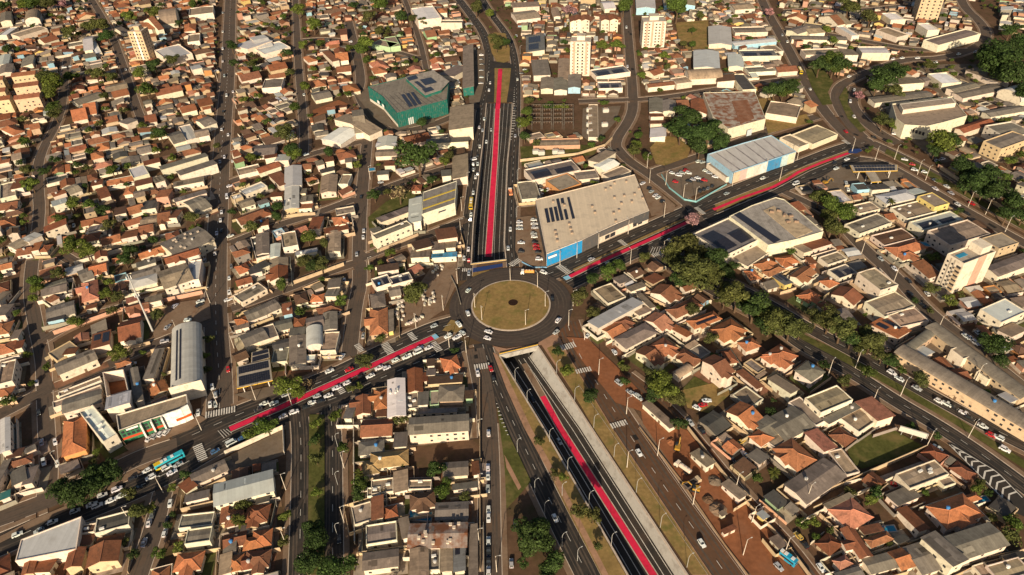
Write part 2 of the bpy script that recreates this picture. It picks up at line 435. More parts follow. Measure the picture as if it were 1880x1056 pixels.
# ---------------------------------------------------------------- streets: ribbons laid on the ground
ROADS = []
RO = '''o 12|424 -14 421 60 418 150 408 260 404 340 399 430 396 520 397 620 404 700 403 778
n 8.5|832 -14 869 33 890 64 900 105 894 160 884 200 880 250 874 300 868 350 861 420 856 470 852 515
n 7|878 -14 905 31 930 62 943 95 949 150 947 220 943 290 940 350 937 440 942 490
n 13|846 592 795 606 740 631 680 660 620 690 560 714 500 739 440 761 380 788 320 815
o 9|325 817 260 838 200 868 120 906 60 930 -30 962
n 12|850 628 800 652 740 678 680 704 620 731 560 750 500 772 440 796 390 822 330 858 270 888 210 914 150 938 80 965 20 992 -40 1016
n 12|1002 506 1040 491 1100 462 1160 435 1220 408 1260 390 1330 358 1400 330 1470 303 1540 275 1590 262
n 12|1040 520 1100 491 1160 464 1220 436 1280 409 1340 383 1400 356 1460 333 1520 309 1575 290
d 13|1040 590 1056 640 1090 695 1148 788 1240 925 1334 1056 1400 1160
n 9|885 630 905 690 948 790 1000 900 1050 1000 1086 1070 1130 1170
o 9|872 640 880 680 893 740 898 850 898 950 899 1060 900 1160
n 8|548 752 553 800 553 900 551 1000 549 1075
n 8|606 744 611 800 611 900 611 1000 611 1075
o 7|124 105 118 150 112 215 70 288 70 340 74 400 52 520 66 600 80 660 82 720 86 800 92 880 82 915
o 6.5|160 -14 205 60 228 125 250 195 266 235
o 7|118 470 140 484 180 470 225 456 300 438
o 7|75 628 110 606 165 580 220 566 300 545 390 520
o 7|98 712 150 692 200 670 256 642 315 620 388 586
o 8|-30 775 30 745 92 712
o 8|300 900 290 940 280 980 262 1030 245 1080
o 6.5|542 -14 545 60 547 110 553 180 560 256 556 290
o 7|422 334 480 314 550 289 610 272 672 258
o 8|676 240 670 300 665 350 661 400 659 470 662 520 652 560 646 610 641 655
o 7|424 446 495 418 580 392 660 362
o 7|424 566 480 547 540 525 600 500 655 482
o 7|668 360 690 353 726 338 802 313 868 296
o 7|662 475 700 459 760 440 810 422 858 402
o 8|640 40 655 100 664 150 655 172 690 226 720 243 760 238 800 228 880 192
o 5|740 -10 770 70 783 130
o 6|548 74 600 70 655 78
o 6|655 79 710 90 780 110
o 8|1148 -14 1154 77 1163 180 1160 215 1126 262 1140 282 1160 300 1193 320 1225 345 1262 374
o 7|1062 186 1120 184 1163 183
o 7|1170 183 1230 178 1300 166 1420 148 1490 140
o 8|1190 318 1240 302 1295 284 1350 262 1420 236 1500 214
o 9|1392 -14 1412 30 1433 64 1472 138 1510 200 1545 240 1580 270
o 9|1600 268 1562 232 1533 185 1540 158 1570 143 1600 130 1660 108 1730 108 1790 90 1814 66 1800 40 1770 14 1760 -14
o 9|1650 264 1600 236 1566 200 1562 180 1572 160
o 9|1560 246 1600 262 1660 290 1720 323 1790 363 1860 404 1930 440
o 8|1578 292 1620 298 1680 332 1740 368 1800 402 1860 436 1930 472
o 8|1440 52 1520 62 1600 78 1680 92 1780 92
o 7|1440 20 1500 16 1560 20 1660 10
n 8|1196 452 1212 470 1240 492 1300 528 1360 560 1420 590 1470 634 1530 664 1590 700 1650 740 1720 780 1790 826 1850 870 1930 930
n 8|1232 446 1260 480 1320 512 1400 552 1480 600 1540 632 1600 664 1680 710 1760 754 1830 792 1930 840
o 8|1545 412 1594 465 1645 507 1700 570 1758 614 1796 645 1850 690 1930 752
d 7|1150 690 1200 728 1256 782 1310 850 1375 930 1441 996 1490 1060 1540 1130
o 6|1258 374 1300 420 1340 450
o 6|1440 352 1500 380 1545 412'''
for i, ln in enumerate(RO.split('\n')):
    hd, pts = ln.split('|'); kind, wd = hd.split()
    z = 0.02 + 0.003*i
    pl = smooth_line([P(u, v, z) for u, v in px_list(pts)], 2)
    ROADS.append((kind, float(wd), pl))
    ribbon_obj('road', pl, float(wd)/2, -float(wd)/2, {'o': 'asphalt_old', 'n': 'asphalt_new', 'd': 'asphalt_dusty'}[kind])
RID = np.zeros((GH, GW), np.int16)
for i, (kind, wd, pl) in enumerate(ROADS):
    a, b = offs(pl, wd/2+1.2), offs(pl, -wd/2-1.2)
    a2, b2 = offs(pl, wd/2), offs(pl, -wd/2)
    for k in range(len(pl)-1):
        mark([a[k], a[k+1], b[k+1], b[k]], 1)
        r = cells([tuple(p[:2]) for p in (a2[k], a2[k+1], b2[k+1], b2[k])])
        if r: y0, y1, x0, x1, ins = r; RID[y0:y1, x0:x1][ins] = i+1
CEN = P(938, 560); RI, RX = 21.4, 33.2
r = cells([(CEN.x+RX*math.cos(a/12*math.pi), CEN.y+RX*math.sin(a/12*math.pi)) for a in range(24)])
RID[r[0]:r[1], r[2]:r[3]][r[4]] = 99
mark_disc(CEN.x, CEN.y, RX+2, 1)
for h in HOLES:
    r = cells([tuple(p[:2]) for p in h]); RID[r[0]:r[1], r[2]:r[3]][r[4]] = 98
def rid(x, y):
    i, j = int(y-GY0), int(x-GX0)
    return RID[i, j] if 0 <= i < GH and 0 <= j < GW else 0
# footways with a kerb, left out where another street crosses
for i, (kind, wd, pl) in enumerate(ROADS):
    q = dense(pl, 3.0)
    for sgn in (1, -1):
        ins, out, mid = offs(q, sgn*wd/2), offs(q, sgn*(wd/2+2.4)), offs(q, sgn*(wd/2+1.0))
        kb = offs(q, sgn*(wd/2+0.3))
        m, kbm = MB(), MB()
        for k in range(len(q)-1):
            c = (mid[k]+mid[k+1])/2
            if rid(c.x, c.y) not in (0, i+1): continue
            c2 = (out[k]+out[k+1])/2
            if rid(c2.x, c2.y) not in (0, i+1): continue
            z = 0.17 + 0.0012*(2*i+(sgn > 0))
            m.prism(ccw([p[:2] for p in (kb[k], kb[k+1], out[k+1], out[k])]), 0.0, z)
            kbm.prism(ccw([p[:2] for p in (ins[k], ins[k+1], kb[k+1], kb[k])]), 0.0, z+0.012)
        if m.f:
            struct('pavement', m.mesh('pavement')); struct('kerb', kbm.mesh('kerb'))
ZS[0] = 0.30
# ---------------------------------------------------------------- roundabout
def ring(name, r0, r1, z, mat, n=72, cx=CEN.x, cy=CEN.y):
    v = [(cx+r*math.cos(2*math.pi*i/n), cy+r*math.sin(2*math.pi*i/n), z) for r in (r0, r1) for i in range(n)]
    return struct(name, mesh(v, [(i, n+i, n+(i+1) % n, (i+1) % n) for i in range(n)], mat))
def disc(name, r, z0, z1, mat, cx, cy, n=72):
    m = MB(); m.prism([(cx+r*math.cos(2*math.pi*i/n), cy+r*math.sin(2*math.pi*i/n)) for i in range(n)], z0, z1)
    return struct(name, m.mesh(mat))
ring('road', RI-1, RX, 0.27, 'asphalt_ring')
disc('roundabout_kerb', RI, 0.0, 0.52, 'kerb', CEN.x, CEN.y)
disc('roundabout_lawn', RI-0.8, 0.1, 0.60, 'grass_dry', CEN.x, CEN.y)
pc = P(942, 557)
surf('mulch', (0.028, 0.015, 0.011), 0.98, (0.5, 0.3), (2.0, 0.3), world=True, spec=0.05)
disc('roundabout_flower_bed', 2.6, 0.1, 0.68, 'mulch', pc.x, pc.y, 24)
# ---------------------------------------------------------------- medians, lawns, yards, car parks
PATCH = '''road:asphalt_new|896 112 936 116 949 130 946 189 893 189 893 150
vacant_lot:red_earth|574 203 622 184 640 192 604 206 576 216
footway:footway_paving|905 636 930 641 985 632 1020 612 1028 622 1050 664 1072 700 1124 786 1180 868 1310 1062 1275 1062 1098 790 994 634 917 650
verge:grass_dry|1004 640 1026 630 1046 660 1120 782 1304 1056 1270 1056 1092 790
verge:grass_dry|906 648 916 655 997 789 1150 1058 1104 1058 1040 935 975 800 935 712
footway:footway_paving|905 648 913 652 975 786 1040 905 1118 1058 1106 1058 1030 908 962 786 930 715
verge:grass_green|912 745 935 800 975 885 962 900 952 912 930 935 926 850
footway:footway_paving|926 836 934 850 957 895 952 901 930 860
median:grass_green|568 762 596 762 596 1056 565 1056
median:pavement|0 986 60 955 120 930 170 900 250 862 262 868 200 902 140 930 60 968 0 998
median:grass_dry|895 68 908 60 928 62 936 90 936 112 925 116 912 114 903 98
median:grass_dry|908 126 938 126 936 150 930 189 907 189 908 160
median:grass_green|1628 274 1660 288 1760 344 1880 414 1880 424 1760 355 1660 301 1624 282
median:grass_green|1470 612 1540 645 1640 700 1760 770 1880 846 1880 862 1760 784 1640 714 1530 655 1468 622
median:grass_green|1540 180 1552 160 1558 170 1556 190 1570 215 1590 240 1580 244 1556 218
lawn:grass_green|1478 128 1512 126 1530 150 1520 170 1528 192 1510 194 1490 160
median:grass_dry|1312 376 1420 334 1450 316 1480 304 1556 277 1560 282 1485 312 1420 346 1316 390
median:grass_dry|1052 495 1150 449 1258 400 1262 404 1150 455 1056 502
lawn:grass_dry|828 588 846 592 850 602 838 612 812 608
building_yard:red_earth|1176 752 1262 792 1312 858 1376 938 1440 1003 1490 1072 1392 1072 1330 1000 1250 880 1180 778
dusty_ground:red_earth|1040 620 1078 622 1130 672 1180 725 1200 760 1176 756 1130 740 1066 660
grass_lot:grass_dry|1193 272 1215 250 1238 252 1268 272 1262 290 1220 305 1204 302
lawn:grass_green|1556 826 1592 800 1640 790 1698 822 1686 832 1582 862 1560 848
lawn:grass_green|1252 716 1275 692 1290 700 1320 716 1310 735 1262 742
lawn:grass_dry|1392 182 1420 180 1440 220 1480 210 1490 226 1410 246
lawn:grass_dry|1240 42 1300 38 1304 90 1262 92 1246 74
lawn:grass_green|955 270 1060 266 1100 270 1090 285 1000 298 958 306
vacant_lot:yard_concrete|424 836 520 790 522 836 470 856 436 862
vacant_lot:earth|752 822 880 806 880 842 812 858 752 858
vacant_lot:grass_green|676 400 708 372 770 340 778 352 748 378 700 420 678 424
materials_yard:pavement|726 560 772 520 800 480 838 480 842 515 815 570 770 600 728 602
car_park:yard_concrete|1214 322 1292 296 1334 338 1258 366 1228 345
car_park:pavement|948 400 990 396 1004 480 1002 492 975 488 955 480 946 460
car_park:pavement|1172 330 1186 332 1240 378 1236 390 1196 398
yard:yard_concrete|1502 330 1540 306 1600 292 1660 320 1640 336 1560 356 1520 352
yard:earth|970 200 1068 195 1066 245 972 248
yard:yard_concrete|1070 200 1140 195 1130 225 1090 268 1068 250
yard:yard_concrete|650 172 680 160 720 226 790 205 800 225 730 240 690 222
yard:yard_concrete|850 95 890 92 890 150 880 190 862 190
car_park:pavement|270 578 330 556 384 548 388 585 340 604 284 622
car_park:pavement|228 820 360 760 380 770 350 790 240 832
yard:yard_concrete|1640 232 1680 240 1750 300 1720 300
yard:yard_concrete|430 726 505 708 530 716 470 738
grass_lot:grass_dry|1250 718 1330 700 1346 720 1300 760 1262 750
school_yard:yard_concrete|1585 170 1640 150 1690 120 1790 118 1880 170 1880 300 1760 300 1640 232
triangle_yard:yard_concrete|1652 645 1716 588 1880 702 1880 772'''
for ln in PATCH.split('\n'):
    hd, pts = ln.split('|'); nm, mt = hd.split(':')
    q = px_list(pts)
    patch(nm, q, mt)
    if nm not in ('school_yard', 'triangle_yard'): mark([P(*p) for p in q], 2)
PATCH_TOP = ZS[0]
# ---------------------------------------------------------------- red cycle lane and road paint
def lane(name, pts, width, mat, dz=0.02):
    """pts: world points; a painted ribbon just above them"""
    return ribbon_obj(name, pts, width/2, -width/2, mat, dz)
def line_px(s, z=None, f=None):
    return dense([(f or P)(u, v) if z is None else P(u, v, z) for u, v in px_list(s)], 6)
ZM = PATCH_TOP + 0.02
red_n = [P(918.6, 127, ZM-.18), P(916.5, 160, ZM-.18), P(914.8, 189, ZM-.18)] + [PN(u, v) for u, v in px_list('913.6 200 912 230 909 290 904 360 899.5 430 896.7 472')]
v, f = ribbon(red_n, 1.85, -1.85, 0.2); struct('cycle_lane', mesh(v, [q[::-1] for q in f], 'red_lane'))
for s in (1, -1): ribbon_obj('cycle_lane_kerb', red_n[3:], s*2.35, s*1.87, 'kerb', 0.26)
red_s = [PS(u, v) for u, v in px_list('996 728 1028 786 1090 884 1199 1056 1262 1160')]
ribbon_obj('cycle_lane', red_s, 1.4, -1.4, 'red_lane', 0.2)
for s in (1, -1): ribbon_obj('cycle_lane_kerb', [PS(968, 680)] + red_s, s*1.85, s*1.43, 'kerb', 0.28)
ribbon_obj('dusty_strip', [PS(962, 668), red_s[0]], 1.4, -1.4, 'pavement', 0.2)
lane('cycle_lane', line_px('795 620 754 638 675 675 634 694 554 730 511 750 470 767 422 788', ZM), 3.0, 'red_lane')
lane('cycle_lane', line_px('803 616 795 620', ZM), 3.3, 'paint_cyan', 0.026)
lane('cycle_lane_kerb', [p for p in offs(line_px('803 616 795 620 754 638 675 675 634 694 554 730 511 750 470 767 422 788', ZM), -2.0)], 0.4, 'kerb')
lane('cycle_lane_kerb', [p for p in offs(line_px('803 616 795 620 754 638 675 675 634 694 554 730 511 750 470 767 422 788', ZM), 2.0)], 0.4, 'kerb')
lane('cycle_lane', line_px('1046 508 1098 482 1150 459 1204 435 1262 408', ZM), 2.6, 'red_lane')
lane('cycle_lane', line_px('1036 512 1046 508', ZM), 3.2, 'paint_cyan', 0.026)
lane('cycle_lane_kerb', offs(line_px('1036 512 1098 482 1150 459 1204 435 1262 408', ZM), -1.8), 0.5, 'kerb')
lane('cycle_lane_kerb', offs(line_px('1036 512 1098 482 1150 459 1204 435 1262 408', ZM), 2.6), 0.4, 'kerb')
lane('cycle_lane', line_px('1310 385 1360 364 1420 343 1448 328 1466 316 1510 298 1558 281', ZM), 2.3, 'red_lane')
lane('cycle_lane_kerb', line_px('1316 393 1420 349 1486 314 1560 284', ZM), 0.5, 'kerb')
lane('cycle_lane_kerb', line_px('1310 376 1420 333 1482 303 1556 276', ZM), 0.4, 'kerb')
patch('painted_island', px_list('1556 282 1562 275 1578 274 1583 278 1572 283'), 'paint_blue', z=ZM+.004)
def dash(pts, ln, gap, wd, dz, mat='paint_white', name='lane_marking'):
    q = dense(pts, 1.0); m = MB(); k = 0
    while k + ln < len(q):
        seg = q[int(k):int(k+ln)+1]
        v, f = ribbon(seg, wd/2, -wd/2, dz); n = len(m.v); m.v += v; m.f += [tuple(n+i for i in ff[::-1]) for ff in f]
        k += ln + gap
    if m.f: struct(name, m.mesh(mat))
for i, (kind, wd, pl) in enumerate(ROADS):
    if kind == 'n' or (kind == 'o' and wd >= 11) or (kind == 'd' and wd > 10):
        pm = [Vector((p.x, p.y, ZM)) for p in pl]
        pm = [p for p in dense(pm, 2.0) if rid(p.x, p.y) in (i+1,) or (wd >= 11 and rid(p.x, p.y) < 90)]
        if len(pm) > 4 and all((a-b).length < 40 for a, b in zip(pm[:-1], pm[1:])):
            dash(pm, 3, 5, 0.2 if wd > 10 else 0.16, 0)
for f_, fl, fr, zz in ((nfa, nfa, nfb, 0.03), (sfa, sfa, sfb, 0.03)):
    for t in ((0.05, .17, .30, .665, .82, .95) if fl is nfa else (0.06, .2, .36, .63, .80, .955)):
        q = [a.lerp(b, t) for a, b in zip(fl, fr)]
        hw_ = .075 if fl is nfa else .13
        ribbon_obj('lane_marking', q, hw_, -hw_, 'paint_white', zz+0.02)
def zebra(c, along, n, ln, name='zebra_crossing'):
    """stripes across a road at photo point c; along: photo direction across the road"""
    a = P(*c); t = (P(c[0]+along[0], c[1]+along[1]) - a).normalized(); nrm = Vector((-t.y, t.x, 0))
    m = MB()
    for k in range(n):
        p = a + t * (k-(n-1)/2) * 1.15
        q = [(p + t*sx*.32 + nrm*sy*ln/2) for sx, sy in ((-1, -1), (1, -1), (1, 1), (-1, 1))]
        nn = len(m.v); m.v += [(x.x, x.y, ZM+.012) for x in q]; m.f.append((nn, nn+1, nn+2, nn+3))
    o = struct(name, m.mesh('paint_white'))
    if o.data.polygons[0].normal.z < 0: o.data.flip_normals()
for c, al, n, ln in (((712, 641), (10, 14), 8, 4), ((801, 638), (10, 12), 7, 3.5), ((757, 619), (8, 10), 6, 3), ((1035, 496), (12, 8), 9, 4), ((1143, 447), (8, 6), 6, 3), ((946, 483), (10, -6), 7, 4),
                     ((857, 497), (10, 0), 5, 3), ((885, 674), (14, -2), 7, 4), ((1043, 637), (14, -4), 7, 4), ((1071, 681), (14, -3), 7, 3), ((1136, 780), (14, -4), 7, 3), ((405, 758), (14, -3), 12, 4),
                     ((368, 832), (4, 10), 9, 4), ((625, 716), (6, 8), 6, 3), ((1116, 484), (8, 6), 6, 3), ((660, 640), (8, 10), 6, 3), ((1285, 388), (10, 8), 8, 3), ((1207, 468), (10, -3), 6, 3), ((449, 700), (2, 10), 6, 3), ((1553, 262), (10, 6), 6, 3)):
    zebra(c, al, n, ln)
def hatch(pl, pr, n, name='hatched_marking'):
    m = MB()
    A, B = resample([P(*p) for p in pl], n+1), resample([P(*p) for p in pr], n+1)
    for k in range(n):
        q = [A[k], A[k].lerp(A[k+1], .2), B[k].lerp(B[k+1], .2), B[k]]
        nn = len(m.v); m.v += [(x.x, x.y, ZM+.012) for x in q]; m.f.append((nn, nn+1, nn+2, nn+3))
    o = struct(name, m.mesh('paint_white'))
    if o.data.polygons[0].normal.z < 0: o.data.flip_normals()
hatch(px_list('944 162 937 262'), px_list('945 162 946 230 938 262'), 22)
hatch(px_list('911 742 917 770 934 806'), px_list('913 742 932 795 936 806'), 9)
def chevrons(pl, pr, n, wd=.32):
    A, B = resample([P(*p) for p in pl], n+1), resample([P(*p) for p in pr], n+1)
    m = MB()
    for k in range(1, n):
        mid = (A[k]+B[k])/2 - (A[k+1]+B[k+1]-A[k]-B[k])/2*.55
        for p in (A[k], B[k]):
            t = (mid-p).normalized(); nn = Vector((-t.y, t.x, 0))*wd
            i0 = len(m.v); m.v += [tuple(Vector((q.x, q.y, ZM+.012+.001*k))) for q in (p+nn, p-nn, mid-nn, mid+nn)]; m.f.append((i0, i0+1, i0+2, i0+3))
    for ln in (A, B):
        v, f = ribbon([Vector((q.x, q.y, ZM+.010)) for q in ln], .16, -.16); i0 = len(m.v); m.v += v; m.f += [tuple(i0+i for i in q) for q in f]
    struct('hatched_marking', m.mesh('paint_white'))
patch('road', px_list('1738 815 1748 815 1832 866 1880 915 1880 950 1860 942 1796 878'), 'asphalt_new', z=ZM+.002)
chevrons(px_list('1742 818 1800 876 1862 938'), px_list('1746 818 1830 868 1876 915'), 11)
hatch(px_list('400 792 420 788'), px_list('412 806 430 794'), 4)
hatch(px_list('1192 468 1216 472'), px_list('1198 456 1222 452'), 5)
for s in ('866 352 860 420 856 470', '1304 1062 1172 868 1120 790 1062 706', '1172 786 1270 925 1370 1062'):
    lane('edge_marking', line_px(s, ZM), 0.16, 'kerb')

# tyre wear, repairs and manholes on the streets
surf('asphalt_worn', (0.085, 0.066, 0.052), 0.9, (0.06, 0.35), (0.5, 0.3), dirt=((0.045, 0.036, 0.03), 0.12, 0.9), world=True, spec=0.15)
surf('asphalt_patch', (0.02, 0.018, 0.017), 0.9, (0.2, 0.2), (1.0, 0.2), world=True, spec=0.15)
for i, (kind, wd, pl) in enumerate(ROADS):
    q = dense([Vector((p.x, p.y, 0.02+.003*i)) for p in pl], 6)
    for d in ((-wd*.32, -wd*.17, wd*.17, wd*.32) if wd > 7.4 else (-wd*.18, wd*.18)):
        m = MB(); run = []
        for p in offs(q, d) + [None]:
            if p is not None and rid(p.x, p.y) == i+1: run.append(p); continue
            if len(run) > 2:
                wv = [.28+.16*math.sin(k*1.7+i) for k in range(len(run))]
                tl = [(offs(run, 1)[k]-run[k])*wv[k] for k in range(len(run))]
                n = len(m.v); m.v += [tuple(run[k]+tl[k]+Vector((0, 0, .0015))) for k in range(len(run))] + [tuple(run[k]-tl[k]+Vector((0, 0, .0015))) for k in range(len(run))]
                m.f += [(n+len(run)+k, n+len(run)+k+1, n+k+1, n+k) for k in range(len(run)-1)]
            run = []
        if m.f: struct('tyre_wear', m.mesh('asphalt_worn'))
    for _ in range(int(len(q)/9)):
        p = random.choice(q); t_ = U(-.35, .35)*wd; k = max(0, min(len(q)-2, q.index(p))); tt = (q[k+1]-q[k]).normalized(); nn = Vector((-tt.y, tt.x, 0))
        cpt = p + nn*t_
        if rid(cpt.x, cpt.y) != i+1: continue
        a, b2 = U(.6, 3.0), U(.5, 1.3)
        sheet('road_repair', [cpt+tt*a+nn*b2, cpt-tt*a*U(.8, 1.1)+nn*b2, cpt-tt*a-nn*b2*U(.7, 1.1), cpt+tt*a-nn*b2], 0.02+.003*i+.0022, random.choice(('asphalt_patch', 'asphalt_worn')))
for rr in (RI+2.2, RI+4.0, RI+6.6, RI+8.4): ring('tyre_wear', rr, rr+.6, 0.272, 'asphalt_worn')
# ---------------------------------------------------------------- buildings
ROOFC = {'T': ((.40, .15, .066), 'orange', 'roof_tiles'), 'R': ((.22, .08, .04), 'red-brown', 'roof_tiles'), 'B': ((.115, .062, .04), 'dark brown', 'roof_tiles'),
         'P': ((.44, .18, .115), 'salmon', 'roof_tiles'), 'Y': ((.38, .25, .11), 'ochre', 'roof_tiles'), 'G': ((.19, .16, .13), 'grey', 'roof_sheets'),
         'L': ((.46, .45, .43), 'pale metal', 'roof_metal'), 'K': ((.08, .072, .065), 'charcoal', 'roof_sheets'), 'C': ((.27, .205, .145), 'beige', 'roof_sheets'),
         'W': ((.7, .68, .64), 'white', 'roof_metal'), 'U': ((.06, .27, .48), 'blue', 'roof_metal'), 'E': ((.05, .2, .17), 'green', 'roof_metal'),
         'Q': ((.33, .28, .23), 'rusty', 'roof_rusty'), 'S': ((.16, .15, .15), 'solar-panelled', 'roof_sheets'), 'D': ((.27, .215, .165), 'concrete', 'roof_concrete')}
WALLC = {'w': ((.64, .555, .44), 'white'), 'c': ((.5, .37, .235), 'cream'), 'y': ((.62, .46, .16), 'yellow'), 'p': ((.52, .29, .2), 'pink'), 'b': ((.28, .46, .56), 'blue'),
         'g': ((.32, .46, .27), 'green'), 'k': ((.25, .22, .18), 'grey'), 'o': ((.58, .27, .1), 'orange'), 'e': ((.012, .12, .095), 'dark green'), 'u': ((.03, .24, .46), 'bright blue')}
SHAPE = {'g': 'gabled', 'h': 'hipped', 'f': 'flat', 'p': 'parapet', 'm': 'lean-to', 'v': 'barrel'}
CAMP = Vector((0, 0, CAM_H))
_win = {}
def win_mesh(w, h, mat='window_glass'):
    k = (w, h, mat)
    if k not in _win:
        m = MB(); m.box(-w/2, w/2, -.04, .05, -h/2, h/2); _win[k] = m.mesh(mat)
    return _win[k]
def jit(c, a=0.16):
    f = 1 + U(-a, a); return tuple(min(.9, x*f*(1+U(-.05, .05))) for x in c)
def bar(m, a, b, r):
    m.tube([a, b], r, 4)
def roof_mesh(t, L, W, h, rise, mat, oh=0.45):
    """slab-like roofs in the house's own frame, ridge along x"""
    l, wd, th = L/2, W/2, 0.16
    m = MB()
    if t == 'g':
        pr = [(-wd, h), (0, h+rise), (wd, h), (wd, h-th), (0, h+rise-th*1.3), (-wd, h-th)]
        m.loft([[(-l, y, z) for y, z in pr][::-1], [(l, y, z) for y, z in pr][::-1]])
        ridge = [((-l, 0, h+rise), (l, 0, h+rise))]
    elif t == 'h':
        d = min(wd, l*0.92)
        v = [(-l, -wd, h), (l, -wd, h), (l, wd, h), (-l, wd, h), (-l+d, 0, h+rise), (l-d, 0, h+rise)]
        v += [(x, y, h-th) for x, y, _ in v[:4]]
        m.v = v
        m.f = [(0, 1, 5, 4), (1, 2, 5), (2, 3, 4, 5), (3, 0, 4), (0, 6, 7, 1), (1, 7, 8, 2), (2, 8, 9, 3), (3, 9, 6, 0), (9, 8, 7, 6)]
        ridge = [(v[4], v[5])] + [(v[0], v[4]), (v[3], v[4]), (v[1], v[5]), (v[2], v[5])]
    elif t == 'm':
        v = [(-l, -wd, h), (l, -wd, h), (l, wd, h+rise), (-l, wd, h+rise)]
        m.v = v + [(x, y, z-th) for x, y, z in v]
        m.f = [(0, 1, 2, 3), (7, 6, 5, 4), (0, 4, 5, 1), (1, 5, 6, 2), (2, 6, 7, 3), (3, 7, 4, 0)]
        ridge = []
    else:
        n = 12
        arc = [(-wd*math.cos(math.pi*i/n), h+rise*math.sin(math.pi*i/n)) for i in range(n+1)]
        pr = arc + [(y*.97, z-th) for y, z in arc[::-1]]
        m.loft([[(-l, y, z) for y, z in pr][::-1], [(l, y, z) for y, z in pr][::-1]])
        ridge = []
    return m.mesh(mat), ridge
def walls_mesh(t, L, W, h, rise, ins):
    l, wd = L/2-ins, W/2-ins
    m = MB()
    if t == 'g':
        k = rise*(wd/(W/2)); z = h-.02-rise*0
        pr = [(-wd, 0), (wd, 0), (wd, h+rise-k-.12), (0, h+rise-.2), (-wd, h+rise-k-.12)]
        m.loft([[(-l, y, z) for y, z in pr], [(l, y, z) for y, z in pr]])
        m.f = [f[::-1] for f in m.f]
    elif t == 'm':
        a, b2 = h+rise*(ins/W)-.14, h+rise*(1-ins/W)-.14
        v = [(-l, -wd), (l, -wd), (l, wd), (-l, wd)]
        m.v = [(x, y, 0) for x, y in v] + [(-l, -wd, a), (l, -wd, a), (l, wd, b2), (-l, wd, b2)]
        m.f = [(0, 1, 5, 4), (1, 2, 6, 5), (2, 3, 7, 6), (3, 0, 4, 7), (4, 5, 6, 7)]
    elif t == 'v':
        n = 12
        arc = [(wd*math.cos(math.pi*i/n), h-.15+rise*.97*math.sin(math.pi*i/n)) for i in range(n+1)]
        pr = [(-wd, 0), (wd, 0)] + arc
        m.loft([[(-l, y, z) for y, z in pr][::-1], [(l, y, z) for y, z in pr][::-1]])
    else:
        m.box(-l, l, -wd, wd, 0, h-.1)
    return m.mesh('painted_wall')
def parapet_mesh(L, W, h, drop, th=0.28):
    l, wd = L/2, W/2
    o = [(-l, -wd), (l, -wd), (l, wd), (-l, wd)]
    i = [(-l+th, -wd+th), (l-th, -wd+th), (l-th, wd-th), (-l+th, wd-th)]
    v = [(x, y, 0) for x, y in o] + [(x, y, h) for x, y in o] + [(x, y, h) for x, y in i] + [(x, y, h-drop) for x, y in i]
    f = []
    for a in range(4):
        b2 = (a+1) % 4
        f += [(a, b2, 4+b2, 4+a), (4+a, 4+b2, 8+b2, 8+a), (8+a, 8+b2, 12+b2, 12+a)]
    return mesh(v, f, 'painted_wall')
def solar(parent, x0, x1, y0, y1, zf, name='solar_array', ph=1.9):
    """rows of panels lying on the roof between the given bounds; zf(x, y) height"""
    m = MB(); pw = 1.05
    nx, ny = max(1, int((x1-x0)/pw)), max(1, int((y1-y0)/ph))
    for i in range(nx):
        for j in range(ny):
            a, b2, c, d = x0+i*pw+.05, x0+(i+1)*pw-.05, y0+j*ph+.05, y0+(j+1)*ph-.05
            n = len(m.v)
            m.v += [(a, c, zf(a, c)+.14), (b2, c, zf(b2, c)+.14), (b2, d, zf(b2, d)+.14), (a, d, zf(a, d)+.14)]
            m.v += [(x, y, z-.06) for x, y, z in m.v[n:n+4]]
            m.f += [(n, n+1, n+2, n+3), (n, n+4, n+5, n+1), (n+1, n+5, n+6, n+2), (n+2, n+6, n+7, n+3), (n+3, n+7, n+4, n)]
    o = obj(name, m.mesh('solar_cells'), parent); o['kind'] = 'stuff'; return o
def tank_mesh():
    m = MB(); n = 10
    m.loft([[(r*math.cos(2*math.pi*i/n), r*math.sin(2*math.pi*i/n), z) for i in range(n)] for r, z in ((.62, 0), (.75, .9), (.75, 1.0), (.2, 1.2))])
    return m.mesh('tone')
TANK = tank_mesh()
def vent_mesh():
    m = MB(); m.box(-.5, .5, -.5, .5, 0, .7); m.box(-.62, .62, -.62, .62, .7, .85); return m.mesh('tone')
VENT = vent_mesh()
def ac_mesh():
    m = MB(); m.box(-.9, .9, -.45, .45, 0, .8); m.box(-.35, .35, -.5, -.45, .15, .65); return m.mesh('tone')
ACU = ac_mesh()
YARDC = ((.26, .21, .16), (.16, .115, .075), (.2, .1, .06), (.08, .085, .028), (.14, .085, .05), (.33, .26, .19))
def windows(root, x, y, ang, L, W, h, near, ins=0.0, floors=None):
    """windows and a door on the walls turned towards the camera"""
    nf = floors or max(1, int(round(h/3.1)))
    c, s = math.cos(ang), math.sin(ang)
    for nx, ny, half, span in ((0, -1, W/2, L), (0, 1, W/2, L), (1, 0, L/2, W), (-1, 0, L/2, W)):
        wx, wy = c*nx-s*ny, s*nx+c*ny
        if wx*(-x)+wy*(-y) < 0.30*math.hypot(x, y): continue
        k = int((span-1.6)/3.4)
        if k < 1: continue
        rot = math.atan2(-nx, ny) + math.pi if False else math.atan2(nx, -ny)
        for fl in range(nf):
            for i in range(k):
                if R() < .3: continue
                t = (i-(k-1)/2)*span/max(k, 1)*.92
                hh = 1.1; zc = fl*3.0+1.75
                if zc+.8 > h: continue
                ox, oy = nx*(half-ins), ny*(half-ins)
                px_, py_ = ox-ny*t, oy+nx*t
                if fl == 0 and i == k//2 and near > 1:
                    d = obj('door', win_mesh(1.1, 2.1, 'tone'), root, (.16, .1, .06), (px_, py_, 1.05), rot)
                else:
                    obj('window', win_mesh(1.5 if i % 2 else 1.1, hh), root, None, (px_, py_, zc), rot)
